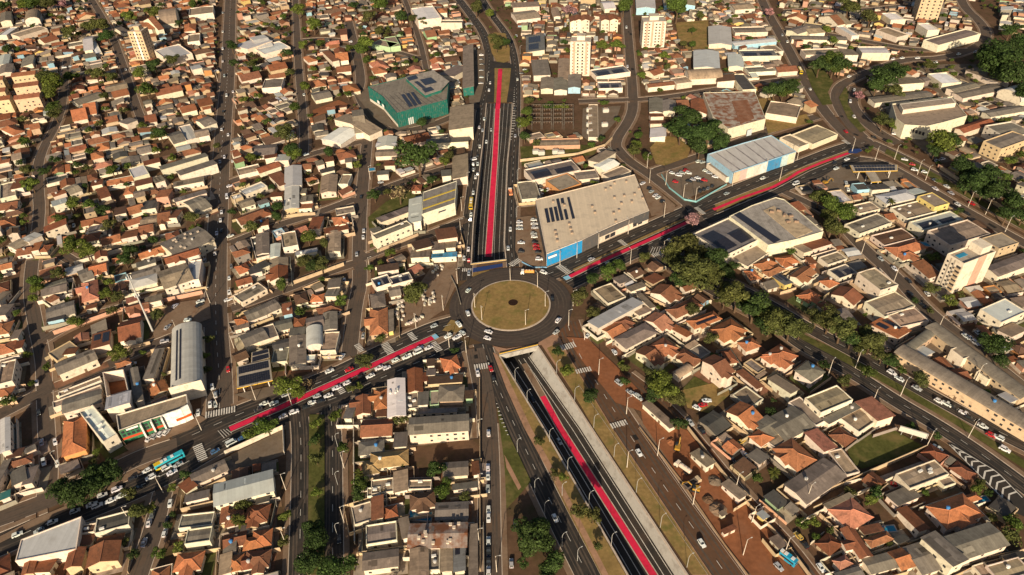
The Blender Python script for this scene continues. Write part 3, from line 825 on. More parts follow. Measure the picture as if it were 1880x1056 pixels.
def house(x, y, ang, L, W, h, t, rc, wc, name=None, look=None, cat=None, group=None, extras='', fill=False, rise_k=None):
    L, W = max(L, 2.5), max(W, 2.5)
    if t in 'gh' and (W > L*1.15) and t == 'h':
        L, W, ang = W, L, ang+math.pi/2
    u, v = proj((x, y, h))
    near = 2 if v > 520 else 1 if v > 330 else 0
    col, rw, mat = ROOFC[rc]; wcol, ww = WALLC[wc]
    big = L*W > 420
    tile = mat == 'roof_tiles'
    if name is None:
        if big: name = {'v': 'barrel_roof_hall'}.get(t, 'warehouse')
        elif h > 6.9: name = 'commercial_block'
        elif L*W < 38: name = 'outbuilding'
        elif h > 5.2 and t in 'gmh': name = 'two_storey_house'
        elif tile: name = {'g': 'gable_house', 'm': 'lean_to_house'}.get(t, 'hip_roof_house')
        elif t in 'pf': name = 'flat_roof_building'
        else: name = 'sheet_roof_house' if t == 'g' else 'sheet_lean_to'
    if cat is None: cat = {'outbuilding': 'shed', 'warehouse': 'warehouse', 'barrel_roof_hall': 'hall', 'commercial_block': 'building', 'flat_roof_building': 'building', 'sheet_lean_to': 'house'}.get(name, 'house')
    if look is None:
        look = f"{rw} {SHAPE[t]}-roofed {cat} with {ww} walls"
    root = thing(name, x, y, 0.02, ang, look, cat, group or 'buildings of the town')
    mark(rect(x, y, ang, L, W, 0.7), 3)
    rcol, wl = jit(col, .24 if fill else .16), jit([q*(.8 if fill else 1) for q in wcol], .14)
    if tile:
        k_ = U(0, .28); rcol = tuple(q*(1-k_)+g*k_ for q, g in zip(rcol, (.19, .13, .09)))
    ins = .75 if fill and min(L, W) > 6 else .55
    zr = lambda a, b: h
    if t in 'pf':
        drop = 0.45 if t == 'f' else min(1.0, .55+W*.02)
        obj('wall', parapet_mesh(L, W, h, drop+.3), root, wl)
        if t == 'f':
            m = MB(); m.box(-L/2+.2, L/2-.2, -W/2+.2, W/2-.2, h-drop-.2, h-drop)
            obj('roof', m.mesh('roof_concrete' if mat != 'roof_metal' else mat), root, rcol)
            zr = lambda a, b: h-drop
        else:
            ax = L >= W
            ll, ww2 = (L-.5, W-.5) if ax else (W-.5, L-.5)
            rise = min(drop-.12, ww2*.06)
            me, _ = roof_mesh('g', ll, ww2, h-drop, rise, mat)
            obj('roof', me, root, rcol, rz=0 if ax else math.pi/2)
            zr = (lambda a, b: h-drop+rise*(1-abs(b)/(ww2/2))) if ax else (lambda a, b: h-drop+rise*(1-abs(a)/(ww2/2)))
    else:
        pitch = {'g': .36 if tile else .2, 'h': .4 if tile else .26, 'm': .16, 'v': .34}[t]
        if big and t == 'g': pitch = .14
        rise = (W/2)*pitch if t in 'gh' else (min(W*pitch, 2.0) if t == 'm' else W*.5*pitch*1.6)
        if rise_k is not None: rise = W*rise_k
        me, ridge = roof_mesh(t, L, W, h, rise, mat)
        ro = obj('roof', me, root, rcol)
        obj('wall', walls_mesh(t, L, W, h, rise, ins), root, wl)
        if near and tile and ridge:
            m = MB()
            for a, b2 in ridge: bar(m, a, b2, .16)
            obj('ridge_cap', m.mesh('tone'), ro, tuple(min(.8, q*1.25) for q in rcol))
        if not fill and tile and t in 'gh' and near and 70 < L*W < 300 and R() < .6:
            sg = -1 if math.cos(ang) > 0 else 1
            wl2, ww3 = W*.5+U(1.5, 3), min(L*.5, W*.75); xo = U(-.2, .2)*L
            me2, rg2 = roof_mesh('g', wl2, ww3, h+.03, ww3/2*.36, mat)
            o2 = obj('wing_roof', me2, root, rcol, (xo, sg*(wl2/2), 0), math.pi/2)
            obj('wing_wall', walls_mesh('g', wl2, ww3, h+.03, ww3/2*.36, .4), root, wl, (xo, sg*(wl2/2), 0), math.pi/2)
            m = MB(); bar(m, *rg2[0], .15); obj('ridge_cap', m.mesh('tone'), o2, tuple(min(.8, q*1.25) for q in rcol))
        zr = (lambda a, b: h+rise*(1-abs(b)/(W/2))) if t == 'g' else (lambda a, b: h+rise*(b+W/2)/W) if t == 'm' else (lambda a, b: h+rise*.9)
    if near or 'w' in extras: windows(root, x, y, ang, L, W, h, near, ins if t not in 'pf' else 0)
    if rc == 'S' or 's' in extras:
        if t in 'gh': solar(root, -L*.38, L*.38, -W*.42, -W*.1, zr)
        else:
            solar(root, -L*.42, -L*.04, -W*.36, W*.36, zr)
            if L*W > 60: solar(root, L*.04, L*.4, -W*.36, W*U(.05, .3), zr)
    if near and not tile and L*W > 90 and t in 'gpm' and rc != 'S':
        n = random.randint(2, 3+int(L*W/160)); gx = t != 'p' or L >= W
        for k in range(n):                                  # skylights, replaced sheets and seams of the sheet roof
            sd_ = random.choice((-1, 1)); f0, f1 = U(.08, .3), U(.5, .92)
            half, span = (W/2-.4, L-1.2) if gx else (L/2-.4, W-1.2)
            c0 = U(-.45, .4)*span; wd_ = random.choice((.6, 1.1, 1.1, 2.2, 4.0))
            lo_, hi_ = (f0*half*sd_, f1*half*sd_) if t != 'm' else (-half*U(.5, .95), half*U(.5, .95))
            if lo_ > hi_: lo_, hi_ = hi_, lo_
            q = [(c0, lo_), (c0+wd_, lo_), (c0+wd_, hi_), (c0, hi_)] if gx else [(lo_, c0), (hi_, c0), (hi_, c0+wd_), (lo_, c0+wd_)]
            q = [(max(-L/2+.4, min(L/2-.4, a)), max(-W/2+.4, min(W/2-.4, b2))) for a, b2 in q]
            m = MB(); m.v = [(a, b2, zr(a, b2)-.02) for a, b2 in q] + [(a, b2, zr(a, b2)+.05+.006*k) for a, b2 in q]
            m.f = [(4, 5, 6, 7), (0, 1, 5, 4), (1, 2, 6, 5), (2, 3, 7, 6), (3, 0, 4, 7)]
            kk = random.choice((.45, .7, 1.3, 1.5))
            obj('roof_sheet' if wd_ > 1.5 else 'skylight', m.mesh('roof_concrete'), root, tuple(min(.7, x*kk) for x in rcol))
    if 't' in extras or (near and R() < .16 and L*W > 50):
        k = random.choice(((.06, .22, .5), (.45, .43, .4), (.45, .43, .4), (.7, .68, .64)))
        a, b2 = U(-.25, .25)*L, U(-.2, .2)*W
        obj('water_tank', TANK, root, k, (a, b2, zr(a, b2)-.05))
    if 'a' in extras or (t in 'pf' and near and R() < .4):
        for _ in range(3 if 'a' in extras else 1):
            a, b2 = U(-.35, .35)*L, U(-.35, .35)*W
            obj('air_conditioner', ACU, root, (.6, .58, .54), (a, b2, zr(a, b2)-.02), rz=U(-.2, .2))
    if 'v' in extras:
        for k in range(10):
            a, b2 = U(-.42, .42)*L, U(-.4, .4)*W
            obj('roof_vent', VENT, root, (.55, .45, .35), (a, b2, zr(a, b2)-.1))
    if not big and near and not fill and occ_at(x, y) != 2:
        m = MB(); e = [U(.8, 4) for _ in range(4)]; m.box(-L/2-e[0], L/2+e[1], -W/2-e[2], W/2+e[3], 0, U(.03, .14))
        obj('yard_slab', m.mesh('yard_slab'), root, jit(random.choice(YARDC), .25))
    if not big and near and not fill and t not in 'v' and occ_at(x, y) != 2:
        hw = U(1.7, 2.6); wc2 = jit(random.choice((WALLC['w'][0], WALLC['c'][0], WALLC['c'][0], WALLC['k'][0])), .12)
        ex, ey = [U(.6, 3.5) for _ in range(2)], [U(.5, 2.6) for _ in range(2)]
        for s2 in ((-1, 1) if R() < .6 else (random.choice((-1, 1)),)):
            q = s2*(W/2+ey[s2 > 0]); m = MB(); m.box(-L/2-ex[0], L/2+ex[1], q-.09, q+.09, 0, hw)
            obj('garden_wall', m.mesh('painted_wall'), root, wc2)
        if R() < .6:
            s2 = random.choice((-1, 1)); q = s2*(L/2+ex[s2 > 0]); m = MB(); m.box(q-.09, q+.09, -W/2-ey[0], W/2+ey[1], 0, hw-.03)
            obj('garden_wall', m.mesh('painted_wall'), root, wc2)
    return root
def from_px(p1, p2, p3, h):
    a, b, c = P(*p1, h), P(*p2, h), P(*p3, h)
    ux = (b-a); L = ux.length; ux.normalize(); n = Vector((-ux.y, ux.x, 0))
    d = (c-b).dot(n); s = (c-b).dot(ux)
    cen = (a+b)/2 + n*d/2 + ux*s/2*0.5
    ang = math.atan2(ux.y, ux.x)
    return cen.x, cen.y, ang, L, abs(d), d
def poly_building(name, px, h, rc, wc, look, cat, mat=None, parapet=.7, base=0.02, roofz=None, parent=None, wallmat='painted_wall', floor_z=0.0):
    """a building whose roof outline (photo points at height h) is any polygon"""
    pts = ccw([tuple(P(u, v, h)[:2]) for u, v in px])
    cx, cy = sum(p[0] for p in pts)/len(pts), sum(p[1] for p in pts)/len(pts)
    loc = [(p[0]-cx, p[1]-cy) for p in pts]
    if parent is None:
        root = thing(name, cx, cy, base, 0, look, cat, 'buildings of the town')
        mark(pts, 3)
        ox = oy = 0
    else:
        root = parent; ox, oy = cx-parent.location.x, cy-parent.location.y
        loc = [(a+ox, b+oy) for a, b in loc]
    n = len(loc)
    m = MB()
    inn = []
    for i in range(n):
        a, b2, c = Vector(loc[i-1]), Vector(loc[i]), Vector(loc[(i+1) % n])
        t1, t2 = (b2-a).normalized(), (c-b2).normalized()
        bis = (Vector((-t1.y, t1.x)) + Vector((-t2.y, t2.x)))
        bis = bis.normalized() * (.35/max(.3, bis.length/2))
        inn.append((b2.x+bis.x, b2.y+bis.y))
    m.v = [(x, y, floor_z) for x, y in loc] + [(x, y, h) for x, y in loc] + [(x, y, h) for x, y in inn] + [(x, y, h-parapet-.3) for x, y in inn]
    for i in range(n):
        j = (i+1) % n
        m.f += [(i, j, n+j, n+i), (n+i, n+j, 2*n+j, 2*n+i), (2*n+i, 2*n+j, 3*n+j, 3*n+i)]
    obj('wall', m.mesh(wallmat), root, jit(WALLC[wc][0], .06))
    tris = tessellate_polygon([[Vector((x, y, 0)) for x, y in inn]])
    zz = h-parapet
    me = mesh([(x, y, zz) for x, y in inn], [t if (Vector((*inn[t[1]], 0))-Vector((*inn[t[0]], 0))).cross(Vector((*inn[t[2]], 0))-Vector((*inn[t[0]], 0))).z > 0 else t[::-1] for t in tris], mat or ROOFC[rc][2])
    ro = obj('roof', me, root, jit(ROOFC[rc][0], .06))
    return root
def part_px(root, name, px, z0, z1, mat, color=None):
    """a slab-like part given by photo points at height z1"""
    pts = ccw([tuple(P(u, v, z1)[:2]) for u, v in px])
    inv = root.matrix_basis.inverted()
    loc = [tuple((inv @ Vector((p[0], p[1], 0)))[:2]) for p in pts]
    m = MB(); m.prism(loc, z0, z1)
    return obj(name, m.mesh(mat), root, color)
def facade(root, name, a, b, z0, z1, mat='tone', color=None, out=0.12, th=0.1, hz=None):
    """a panel fixed on a wall that runs from photo point a to b (at height z1), from z0 to z1"""
    A, B = P(*a, hz or z1), P(*b, hz or z1)
    t = (B-A).normalized(); n = Vector((t.y, -t.x, 0))
    if n.dot(Vector((-A.x, -A.y, 0))) < 0: n = -n
    inv = root.matrix_basis.inverted()
    q = [A+n*out, B+n*out, B+n*(out-th), A+n*(out-th)]
    loc = ccw([tuple((inv @ Vector((p.x, p.y, 0)))[:2]) for p in q])
    m = MB(); m.prism(loc, z0, z1)
    return obj(name, m.mesh(mat), root, color)
# ---------------------------------------------------------------- buildings read from the photograph, sheet by sheet
# origin and scale of a sheet, then: shape roof wall height, three eave corners (the ridge runs first to second), extras
TILES = '''@470 520 3.91
gGw4 0 175 145 112 140 195;mTb3 190 150 258 135 252 238;hBw3.2 272 85 362 62 362 135;hTw3 400 80 490 75 490 130;mGw3.5 528 0 612 0 612 112;hRw3.5 440 180 585 130 590 200
gGw5 360 255 480 230 485 310;gGw5 480 345 482 222 582 190;gGw4 135 282 255 252 250 322;hRw3 270 248 355 245 355 312;mGw4 245 325 355 312 355 375;vLw5 362 465 362 330 475 322
pCw5 485 355 590 350 590 475;gGw5 240 585 240 390 355 385;pGw4 130 465 235 455 230 555;pGw5 0 330 130 287 128 385;gKw4 118 425 235 398 235 455;fWw4 350 515 425 512 425 555
hTc4 820 370 820 192 942 182;hGw4 820 82 920 66 930 160;mGy3.5 945 350 945 200 988 186;gGw4 950 30 1030 15 1035 85
hTw4 1330 540 1445 515 1450 610;mBw4 1225 545 1285 540 1290 600;gRw4 1085 780 1085 620 1195 635;mRw3.5 1195 645 1228 640 1232 712;mGw4 1225 620 1290 615 1290 665;mBc4 1235 672 1480 655 1480 718
gWw6 945 960 945 700 1068 686 a;gRw3.5 716 945 716 815 822 815;hTw3.5 848 905 848 770 942 765;mRw3 865 912 945 908 945 962;fDw4 1080 790 1160 780 1162 890 a;mGw4 1165 782 1240 776 1240 886
fDg4 1250 775 1310 770 1310 868;hGc4 1315 735 1492 732 1495 845;mBg3.5 1500 772 1560 768 1560 835;gGw7 1108 968 1518 940 1524 1058 w;gRw4 765 985 980 972 985 1090;mGw3 650 880 712 880 712 985;mGw3 1175 905 1440 893 1440 930
@470 786 3.91
hGw3.5 738 105 915 82 925 172;mGw3.5 995 35 1090 28 1090 145;hYw4 830 185 1090 155 1085 262;hYw3.5 765 245 885 228 890 320;mCw4 988 465 988 320 1090 298;pCw4 830 375 980 355 985 450;pCw4 800 430 890 420 895 478
mRw4.5 828 662 828 502 915 482;hRw4 920 572 1010 552 1016 630;fDw3 692 565 825 525 825 655;pGw5 795 700 1002 668 1005 800;mCw4 1030 650 1100 632 1100 800;gGw5 772 900 1020 868 1022 990
gGw5 1340 250 1515 238 1540 335;mRw4 1548 242 1600 236 1600 345;pCw4 1100 375 1255 370 1260 432;mGw3.5 1410 402 1590 380 1590 430;hBw4 1105 480 1280 455 1290 560;gGw4 1292 540 1520 528 1525 648
gQw6 1108 690 1510 678 1515 852 v;gCw6 1105 1100 1105 870 1235 868;pGw5 1240 860 1320 855 1318 1012 t;gCw5 1325 1030 1325 855 1410 850;mSw5 1418 1030 1418 850 1502 846;mGw4 1532 1056 1532 700 1590 697
hRc4 -60 560 100 548 95 665;hTc4 -20 745 115 722 118 835;hRw4 -70 890 105 872 105 990;mKw4 0 480 95 455 100 530;hRw4 -220 600 -90 570 -80 680;gRw4 -230 770 -70 735 -60 830;hTw4 -200 930 -90 905 -80 1010
@0 786 3.91
pKw6 700 650 930 590 915 692;pBw5 575 700 690 680 670 742;mRw4 560 772 682 765 672 842;mRw4 700 790 890 752 895 802;gRc6 620 995 650 850 865 830;gRc6 460 1008 500 872 615 868;gRc5 150 1060 182 950 268 935;mRw4 280 950 400 945 375 1040
mBw4 60 162 170 140 180 202;mGw4 175 150 255 112 252 160;hRw4 70 235 235 185 222 245;mGw4 78 315 182 268 188 392;mGw5 0 240 55 230 65 440;mGw4 195 290 270 272 270 402;mEw4 0 470 75 440 75 500
gGw4 1365 335 1605 225 1640 300;mRw4 1290 402 1370 346 1385 450;mGw4 1330 480 1500 440 1510 500;pGw5 1305 625 1530 600 1530 690;pGw6 1345 730 1515 705 1520 802;mRw4 1575 690 1590 560 1650 522;mGw4 1600 905 1610 790 1705 770;mCw4 1570 1056 1580 910 1670 900
hTw4 1275 905 1465 885 1450 1010;hTw4 1750 795 1890 765 1890 850;gRw4 1740 920 1890 890 1890 990;hRw4 1795 595 1900 565 1900 670;mGw3 1690 712 1790 690 1800 752
@0 520 3.91
gGw6 962 852 925 622 990 608;mLw8 765 820 935 772 950 870;gGw6 452 840 722 762 740 850;pCw6 385 850 715 730 720 770;pCw5 425 780 712 668 715 700;gGw6 395 580 665 470 695 545;fDc6 350 500 500 415 560 470;mRw6.2 470 472 560 460 562 510
mRw5 660 370 790 335 815 450 s;gRw5 858 285 1010 250 1040 375;gRp5 905 165 1065 125 1075 175;mPw5 905 112 985 86 990 132;mCw5 1045 105 1160 78 1165 132;hPp4 590 130 585 0 700 -10;mRw3.5 615 162 695 142 700 178
gGw4 340 180 530 125 535 215;mTw3.5 330 110 395 76 405 132;gGw4 305 20 480 -20 490 50;mKb3.5 350 225 470 200 488 262;hTw4 -20 290 90 272 95 352;mCw4 95 342 155 330 165 402;hTw4 -10 440 112 410 118 485;mRw4 118 420 175 406 180 470
pCw7 0 575 105 548 110 690;hTw4 -20 755 100 740 95 805;mCw4 0 62 60 60 60 150;mGw4 0 162 90 150 90 240;pWw8 600 915 690 865 760 1120 a
pGw4 1690 80 1860 -10 1877 60;hTw3.5 1685 262 1770 232 1780 282;mCw3.5 1680 302 1785 276 1790 322;gGw4 1758 205 1890 155 1890 235;gGw5 1730 375 1890 310 1890 405;mGw3 1090 480 1165 470 1168 690
@0 260 3.91
mGw5 1152 175 1470 82 1475 125;mGw6 1278 210 1530 130 1535 185;mTp6 1140 352 1232 342 1240 408;mGw4 1252 408 1470 345 1475 385;gGw5 1335 430 1450 385 1470 485;gGw7 1180 720 1445 600 1450 740 v;gRw8 1185 830 1420 760 1425 810
gCw7 1145 935 1345 870 1352 1000;pLw7 1350 862 1440 848 1445 980;gTw4 995 800 1180 740 1185 785;mGw4 980 870 1112 832 1118 880;gGw4 950 940 1140 885 1142 945;hLw4 930 990 1120 945 1135 1010;gTw4 728 690 862 655 868 712;mRw4 875 655 990 632 995 690
gRw4 1000 602 1100 582 1110 640;gRw4 895 570 1010 535 1015 578;gCw4 1015 548 1130 530 1132 582;gRw5 1140 505 1230 490 1236 565;mRw5 1238 495 1300 490 1305 560;mKw4 1035 430 1140 415 1140 490;gTw4 915 470 1020 440 1025 500;mBw4 825 480 910 460 905 530
mRw4 660 282 740 265 745 320;mRw4 690 342 765 320 790 410;gTw3.5 775 280 955 245 960 280;mRw4 970 282 1090 255 1100 312;hTw3.5 902 330 968 322 972 372;fLw6 925 195 1030 165 1060 230;mRw4 1030 142 1140 115 1150 162;mCw4 1090 262 1160 240 1175 300
mLw5 370 430 472 400 482 455;mTw5 370 372 460 342 470 385;gCw5 465 332 550 300 560 360;pCw5 0 310 105 285 115 380;mRw4 100 272 190 255 195 340;gRw4 0 442 140 420 145 472;gCw5 60 742 150 692 165 750;mLw5 165 692 265 642 255 712
mTw4 240 732 300 720 310 790;hRw4 305 742 370 740 372 790;gRw4 135 762 240 745 250 800;gTw4 0 882 90 860 92 902;gTw5 645 890 765 862 775 925;gGw5 560 932 650 900 660 982;gGw4 320 1030 470 980 480 1040;gRw4 590 565 775 525 780 570;mGw4 640 612 760 590 762 640;hRw4 580 672 720 650 725 702
pCw4 1700 195 1850 160 1870 205;pLw5 1730 345 1880 285 1885 330;gCw4 1710 432 1810 402 1820 452;gRw4 1700 545 1880 480 1885 545;pKw5 1810 690 1900 668 1900 820;hTw4 1690 900 1770 870 1780 930;mKw4 1780 910 1870 885 1880 945;gRw4 1690 990 1800 960 1810 1010;mCw4 1250 290 1460 250 1465 300
@470 260 3.91
mRw4 110 232 195 205 192 330;gLw6 205 330 208 190 325 168;gLc6 203 490 208 335 308 315;mRw4 110 368 195 360 195 402;mCw4 320 340 365 335 365 382;mCw4 320 392 410 380 410 440;mTw4 305 452 410 445 410 486;gCw5 462 370 475 250 585 238;pCw5 615 235 680 235 680 302
gRw4 340 156 400 150 402 195;mCw4 425 142 480 130 482 180;mRw4 490 116 555 105 555 152;mKw4 460 202 555 180 556 220;hRw4 580 86 700 60 712 110;mCw4 640 116 690 110 692 162;mRw5 400 545 480 540 480 640;hTw5 550 548 652 525 655 578;mRw4 492 625 655 592 660 640
gCw5 517 795 522 650 608 640;pGw4 575 482 700 460 698 505;gGw5 0 815 0 672 92 650;gLw4.5 95 835 105 742 178 726;pCw6 185 660 285 640 280 742;mLw4 285 792 435 762 440 795;gCw4 100 905 100 850 228 835;gRw4 100 1000 100 910 226 905;mKw4 0 882 70 850 72 912
hRw4 0 500 80 470 90 530;mRw4 0 572 90 555 90 612;mGw4 520 990 610 980 612 1056;mLw7 1092 590 1100 422 1192 396;mGw5 875 545 1090 465 1092 520;pGw8 845 660 1085 565 1085 610 w;mRw4 930 142 1010 140 1012 185;mGw4 870 212 955 205 956 246;gLw5 872 0 1012 0 1014 34;gCw4 865 62 1015 55 1016 100
mCw6 1410 270 1412 112 1520 92;mGw4 1330 206 1400 200 1402 262;mUw4 1265 802 1440 792 1440 834;mCw5 1260 722 1350 715 1360 792;mRw6 1290 632 1430 612 1435 705;mBw5 1120 722 1240 692 1245 772;mCw5 1115 782 1250 775 1252 842;mCw5 1360 720 1435 715 1436 772
pSw6 835 985 945 950 960 1015;pSw6 955 975 1100 935 1105 992;mBw5 870 892 1020 870 1022 930;hRw3.5 1120 312 1190 310 1192 352;gGw4 0 32 145 20 148 90;gRw4 0 190 150 140 155 185;mLw4 155 95 255 90 258 150;mRw4 60 100 150 85 155 120
@940 260 3.91
pGw6 90 200 430 128 480 205 s;pGw5 50 292 175 280 172 402;fDo6 255 275 400 225 470 305;pGw5 440 216 590 200 632 256;gWw6 590 172 690 120 760 166;pCw5 640 232 780 176 870 202;mCw5 550 130 675 60 735 100;pSw7 1310 655 1565 540 1768 705;fDw4 1585 830 1768 712 1862 782
@1400 260 3.91
fKb5 650 302 735 295 745 342;mKw5 750 312 880 302 890 352;hLw5 815 388 1030 342 1110 402;mLw5 1030 352 1110 332 1162 372;fDy7 1120 392 1220 366 1332 442;pCw5 930 472 1130 422 1232 502 a;pLw6 1060 576 1340 500 1440 556 s;pCw8 1205 636 1475 560 1605 666
pCw4 630 462 770 430 840 482;pGw5 600 592 820 515 920 580;pBw4 790 672 1000 620 1080 692;hTw4 890 758 1100 698 1150 772;hTw4 950 798 1060 770 1092 832;mRw4 1200 985 1075 880 1135 846;fDc9 1585 692 1720 652 1825 728 w;gGw6 1600 900 1877 800 1960 870
hTw4 100 835 220 812 232 872;hTw4 0 935 110 882 152 922;gTw4 200 962 300 892 372 952;mCw4 190 737 250 720 365 796;mRw4 275 732 420 690 510 742;pCw4 400 832 530 790 622 832;hTw4 410 1002 480 970 542 1022;pSw4 470 922 590 880 690 932;pCw9 690 942 810 905 965 1026 w;hTw4 -60 880 40 830 90 880;mSy3.5 60 962 120 945 212 1032
@1400 520 3.91
pCw6 745 132 950 58 1085 160;pCw6 890 216 1080 175 1205 263;gRw4 500 72 570 15 700 118;hTg4 240 92 330 42 430 86;hRw4 380 152 440 130 522 172;mTw4 770 295 865 242 1062 355 s;mLw5 1075 482 1150 450 1238 502;fDw7 1360 472 1420 450 1492 522;fDw6 1545 632 1610 600 1682 662;mLw5 1690 802 1790 760 1880 822
fLw7 1570 186 1740 112 1890 200;mCw5 1690 332 1800 282 1880 352;hTw5 0 516 125 440 256 520;hGw6 232 626 330 558 447 638;mCw5 30 692 90 660 280 766;pCw7 312 823 530 735 645 833 w;fDw5 200 853 275 815 440 986;mGw5 430 972 670 850 722 892;pCw5 560 962 700 870 832 972;mPw6 670 852 790 815 932 972;gGw5 0 990 205 885 390 1012
@940 520 3.91
gRw4 985 72 1060 10 1230 62;pCw4.5 590 46 710 0 810 95;mLw6 550 272 860 105 938 160;mCw5 930 70 1030 166 998 192;gTw4 640 332 740 280 830 346;hRw4 710 282 820 232 872 292;hGw5 735 396 950 286 1040 356;gRw5 890 492 960 447 1080 554;hTw5 985 452 1085 392 1195 464;gPw4 950 262 1030 206 1150 292
hRw5 1105 192 1290 106 1375 160;hTw5 1240 276 1430 206 1545 242 s;hTw5 1410 336 1570 256 1685 342;mTw4 1135 322 1180 296 1290 382;hRw4 1180 512 1240 466 1350 562;vCw4 1150 642 1250 582 1300 622;mRw3.5 1660 616 1808 736 1755 768;hTw4.5 1610 432 1712 396 1815 442;hRw4 1490 492 1560 480 1650 562
hTw4.5 1790 526 1900 460 1960 522;gTw5 1540 922 1640 850 1800 966;mCw3 985 842 1180 1015 1130 1050;mCw4 870 202 960 165 1010 202;gRw4 1200 20 1280 -10 1330 30;mCw4 820 30 930 -10 960 30
@940 786 3.91
mCw3.5 1280 182 1345 146 1455 262;mCw3.5 1500 402 1560 366 1685 492;mRw3 1500 732 1590 690 1615 722;mCw3 1480 606 1520 586 1545 620;mLy3 1755 612 1800 586 1842 642;hTw5 1700 60 1790 0 1880 70;gGw5 1720 -30 1830 -90 1960 10
@1400 786 3.91
hTw5 65 156 200 80 410 212;mPw5 390 0 530 130 450 192;pCw5 0 72 110 0 226 52;gGw5 165 402 440 216 588 354 t;pCw4 470 172 560 150 722 302;hPw5 470 585 630 492 795 638;mCw5 438 545 620 462 650 500;pCw6 970 326 1235 228 1320 332 a;mGw4 880 482 1040 416 1152 492;fDw4 1260 372 1340 346 1392 392
hTw5 1185 562 1440 472 1575 632;hTw4.5 1430 492 1530 460 1562 512;gRw5 700 940 560 732 640 697;hTw4 735 798 890 738 932 802;mKw4 930 792 1010 760 1062 802;gGw7 1280 790 1615 682 1785 832 w;mGw7 1135 790 1240 742 1470 956;gGw4 720 940 910 890 960 1002;gTw4 900 892 1000 860 1090 992;gGw4 1000 862 1130 820 1272 1012
hPw4 500 952 590 910 652 972;pCw5 1620 986 1840 925 1905 1042;mKw4 1720 912 1870 880 1880 930;mRw4 965 584 1040 560 1180 740;mCw3 50 790 115 760 165 850;gGw4 520 1040 690 990 720 1060;pCw4 1520 985 1600 960 1640 1060;mRw4 690 712 830 682 870 740
@940 0 3.91
gLw7 1302 490 1302 366 1485 362;vCw6 1250 520 1478 508 1480 560;gRw5 965 602 1150 582 1152 610;pCw6 1150 560 1255 545 1262 590;gLw5 1410 320 1408 190 1570 192;pGw5 1590 195 1810 190 1812 230;gLb5 1580 300 1870 270 1875 300;pSw6 1640 360 1877 355 1877 400;gLw5 1555 480 1550 395 1655 392
mGw4 140 430 262 425 262 555;gCw5 330 570 335 425 412 422;gGw5 205 640 210 560 298 558;gGw5 300 650 302 565 396 560;gGb6 400 630 405 540 495 538;pSw5 620 590 780 585 782 630;pSw5 570 500 810 465 815 520;mSw4.5 100 375 100 262 232 262;gRw4 440 160 500 105 560 160;gRw3 1170 715 1255 712 1258 765
gRw5 1285 815 1285 722 1395 718;gGw5 985 805 985 708 1080 706;gGw5 1080 800 1080 722 1170 720;mRw4 985 815 1080 812 1082 848;mRw4 985 868 1100 866 1102 898;mLw4 990 990 995 925 1105 922;pCp4 160 1000 475 992 478 1040;pCw4 550 980 552 755 615 752;gRw4 965 510 1040 485 1060 530
mBw6 1475 590 1470 545 1590 540;pKw6 1590 535 1680 530 1700 640;gCw5 0 90 170 70 175 130;mCw5 0 20 190 10 190 60;gLw5 640 15 720 10 725 60;gLb7 890 60 885 -60 1020 -60;gCb6 1090 40 1080 -40 1300 -40;gCw5 280 60 300 120 350 118;pGw4 1680 480 1877 470 1877 510;gCw5 1560 30 1700 20 1740 60
@470 0 3.91
mCw9 1380 940 1392 772 1565 748;mGe7 1482 640 1485 335 1560 318;mGw4 1340 520 1460 455 1462 540;pGw4 1230 970 1380 960 1382 985;mGw5 1230 1000 1520 985 1524 1030;gCw6 595 840 690 800 790 985;gCw6 665 800 745 790 865 935;gWw5 485 990 620 905 700 975;gRw4 1055 980 1222 945 1225 1010;gLw5 865 1056 880 985 1010 990
pGw9 1330 160 1340 140 1480 150;pWw9 1120 60 1280 40 1300 130;hTw6 1290 65 1370 60 1372 90;gRg4 1200 225 1270 215 1290 260;hRw4 1140 85 1200 95 1180 120;mRp5 600 210 650 205 660 260;fDg6 860 300 920 270 940 350;fDg6 930 270 1005 260 1015 330;hTw4 390 585 495 570 500 615;hTw4 620 620 720 600 728 655
hPw4 820 450 910 430 920 490;hTw4 830 490 920 475 925 520;gTw5 570 385 655 375 660 430;mRw5 490 370 540 360 555 455;gRw4 580 480 680 470 685 510;hTw4 345 410 410 395 415 440;gGw4 400 670 520 645 525 700;gRc5 80 470 200 445 205 490;gRc5 90 540 200 520 205 550;pGw6 60 570 190 560 200 620;gLw6 -40 270 60 250 100 330;pLw6 0 340 180 290 200 350
@1400 0 3.91
pCw6 90 730 300 760 160 830;pCw5 140 985 210 960 300 1040;pCw5 210 965 390 895 545 960;vLw6 1700 660 1860 610 1960 700;gRw6 1390 920 1600 850 1640 890;pGw9 1620 900 1800 870 1890 960 w;pGc10 1600 1010 1800 940 1900 1000 w;mCw6 890 570 1090 555 1140 610;pWw6 1200 530 1330 520 1400 590
gGw5 1380 660 1680 600 1710 650;mCw5 1470 500 1570 480 1750 600;gGw6 1330 630 1500 590 1530 630;gGw5 760 700 1180 650 1220 690;gGw5 1590 800 1850 755 1870 800;pLw7 690 335 880 335 900 380;pCw6 290 355 540 345 545 385;mCw6 545 355 640 355 700 410;pGw7 1180 280 1480 200 1500 260;pCw6 840 210 920 190 990 260;pLw6 530 190 580 185 700 250
pWw7 1130 170 1210 165 1220 215;gCw5 470 90 510 85 560 180;gRw5 420 120 470 110 545 180;pWw6 870 95 970 90 985 140;gGw6 190 210 290 180 300 230;gCw5 290 200 400 190 420 235;mRp5 230 285 280 283 282 305;gGw5 200 255 600 262 600 290;pCw5 0 330 100 320 110 370;gRw5 80 480 220 470 235 510;gCw5 0 460 80 450 90 480;pKw5 0 360 100 355 110 400
@0 0 3.91
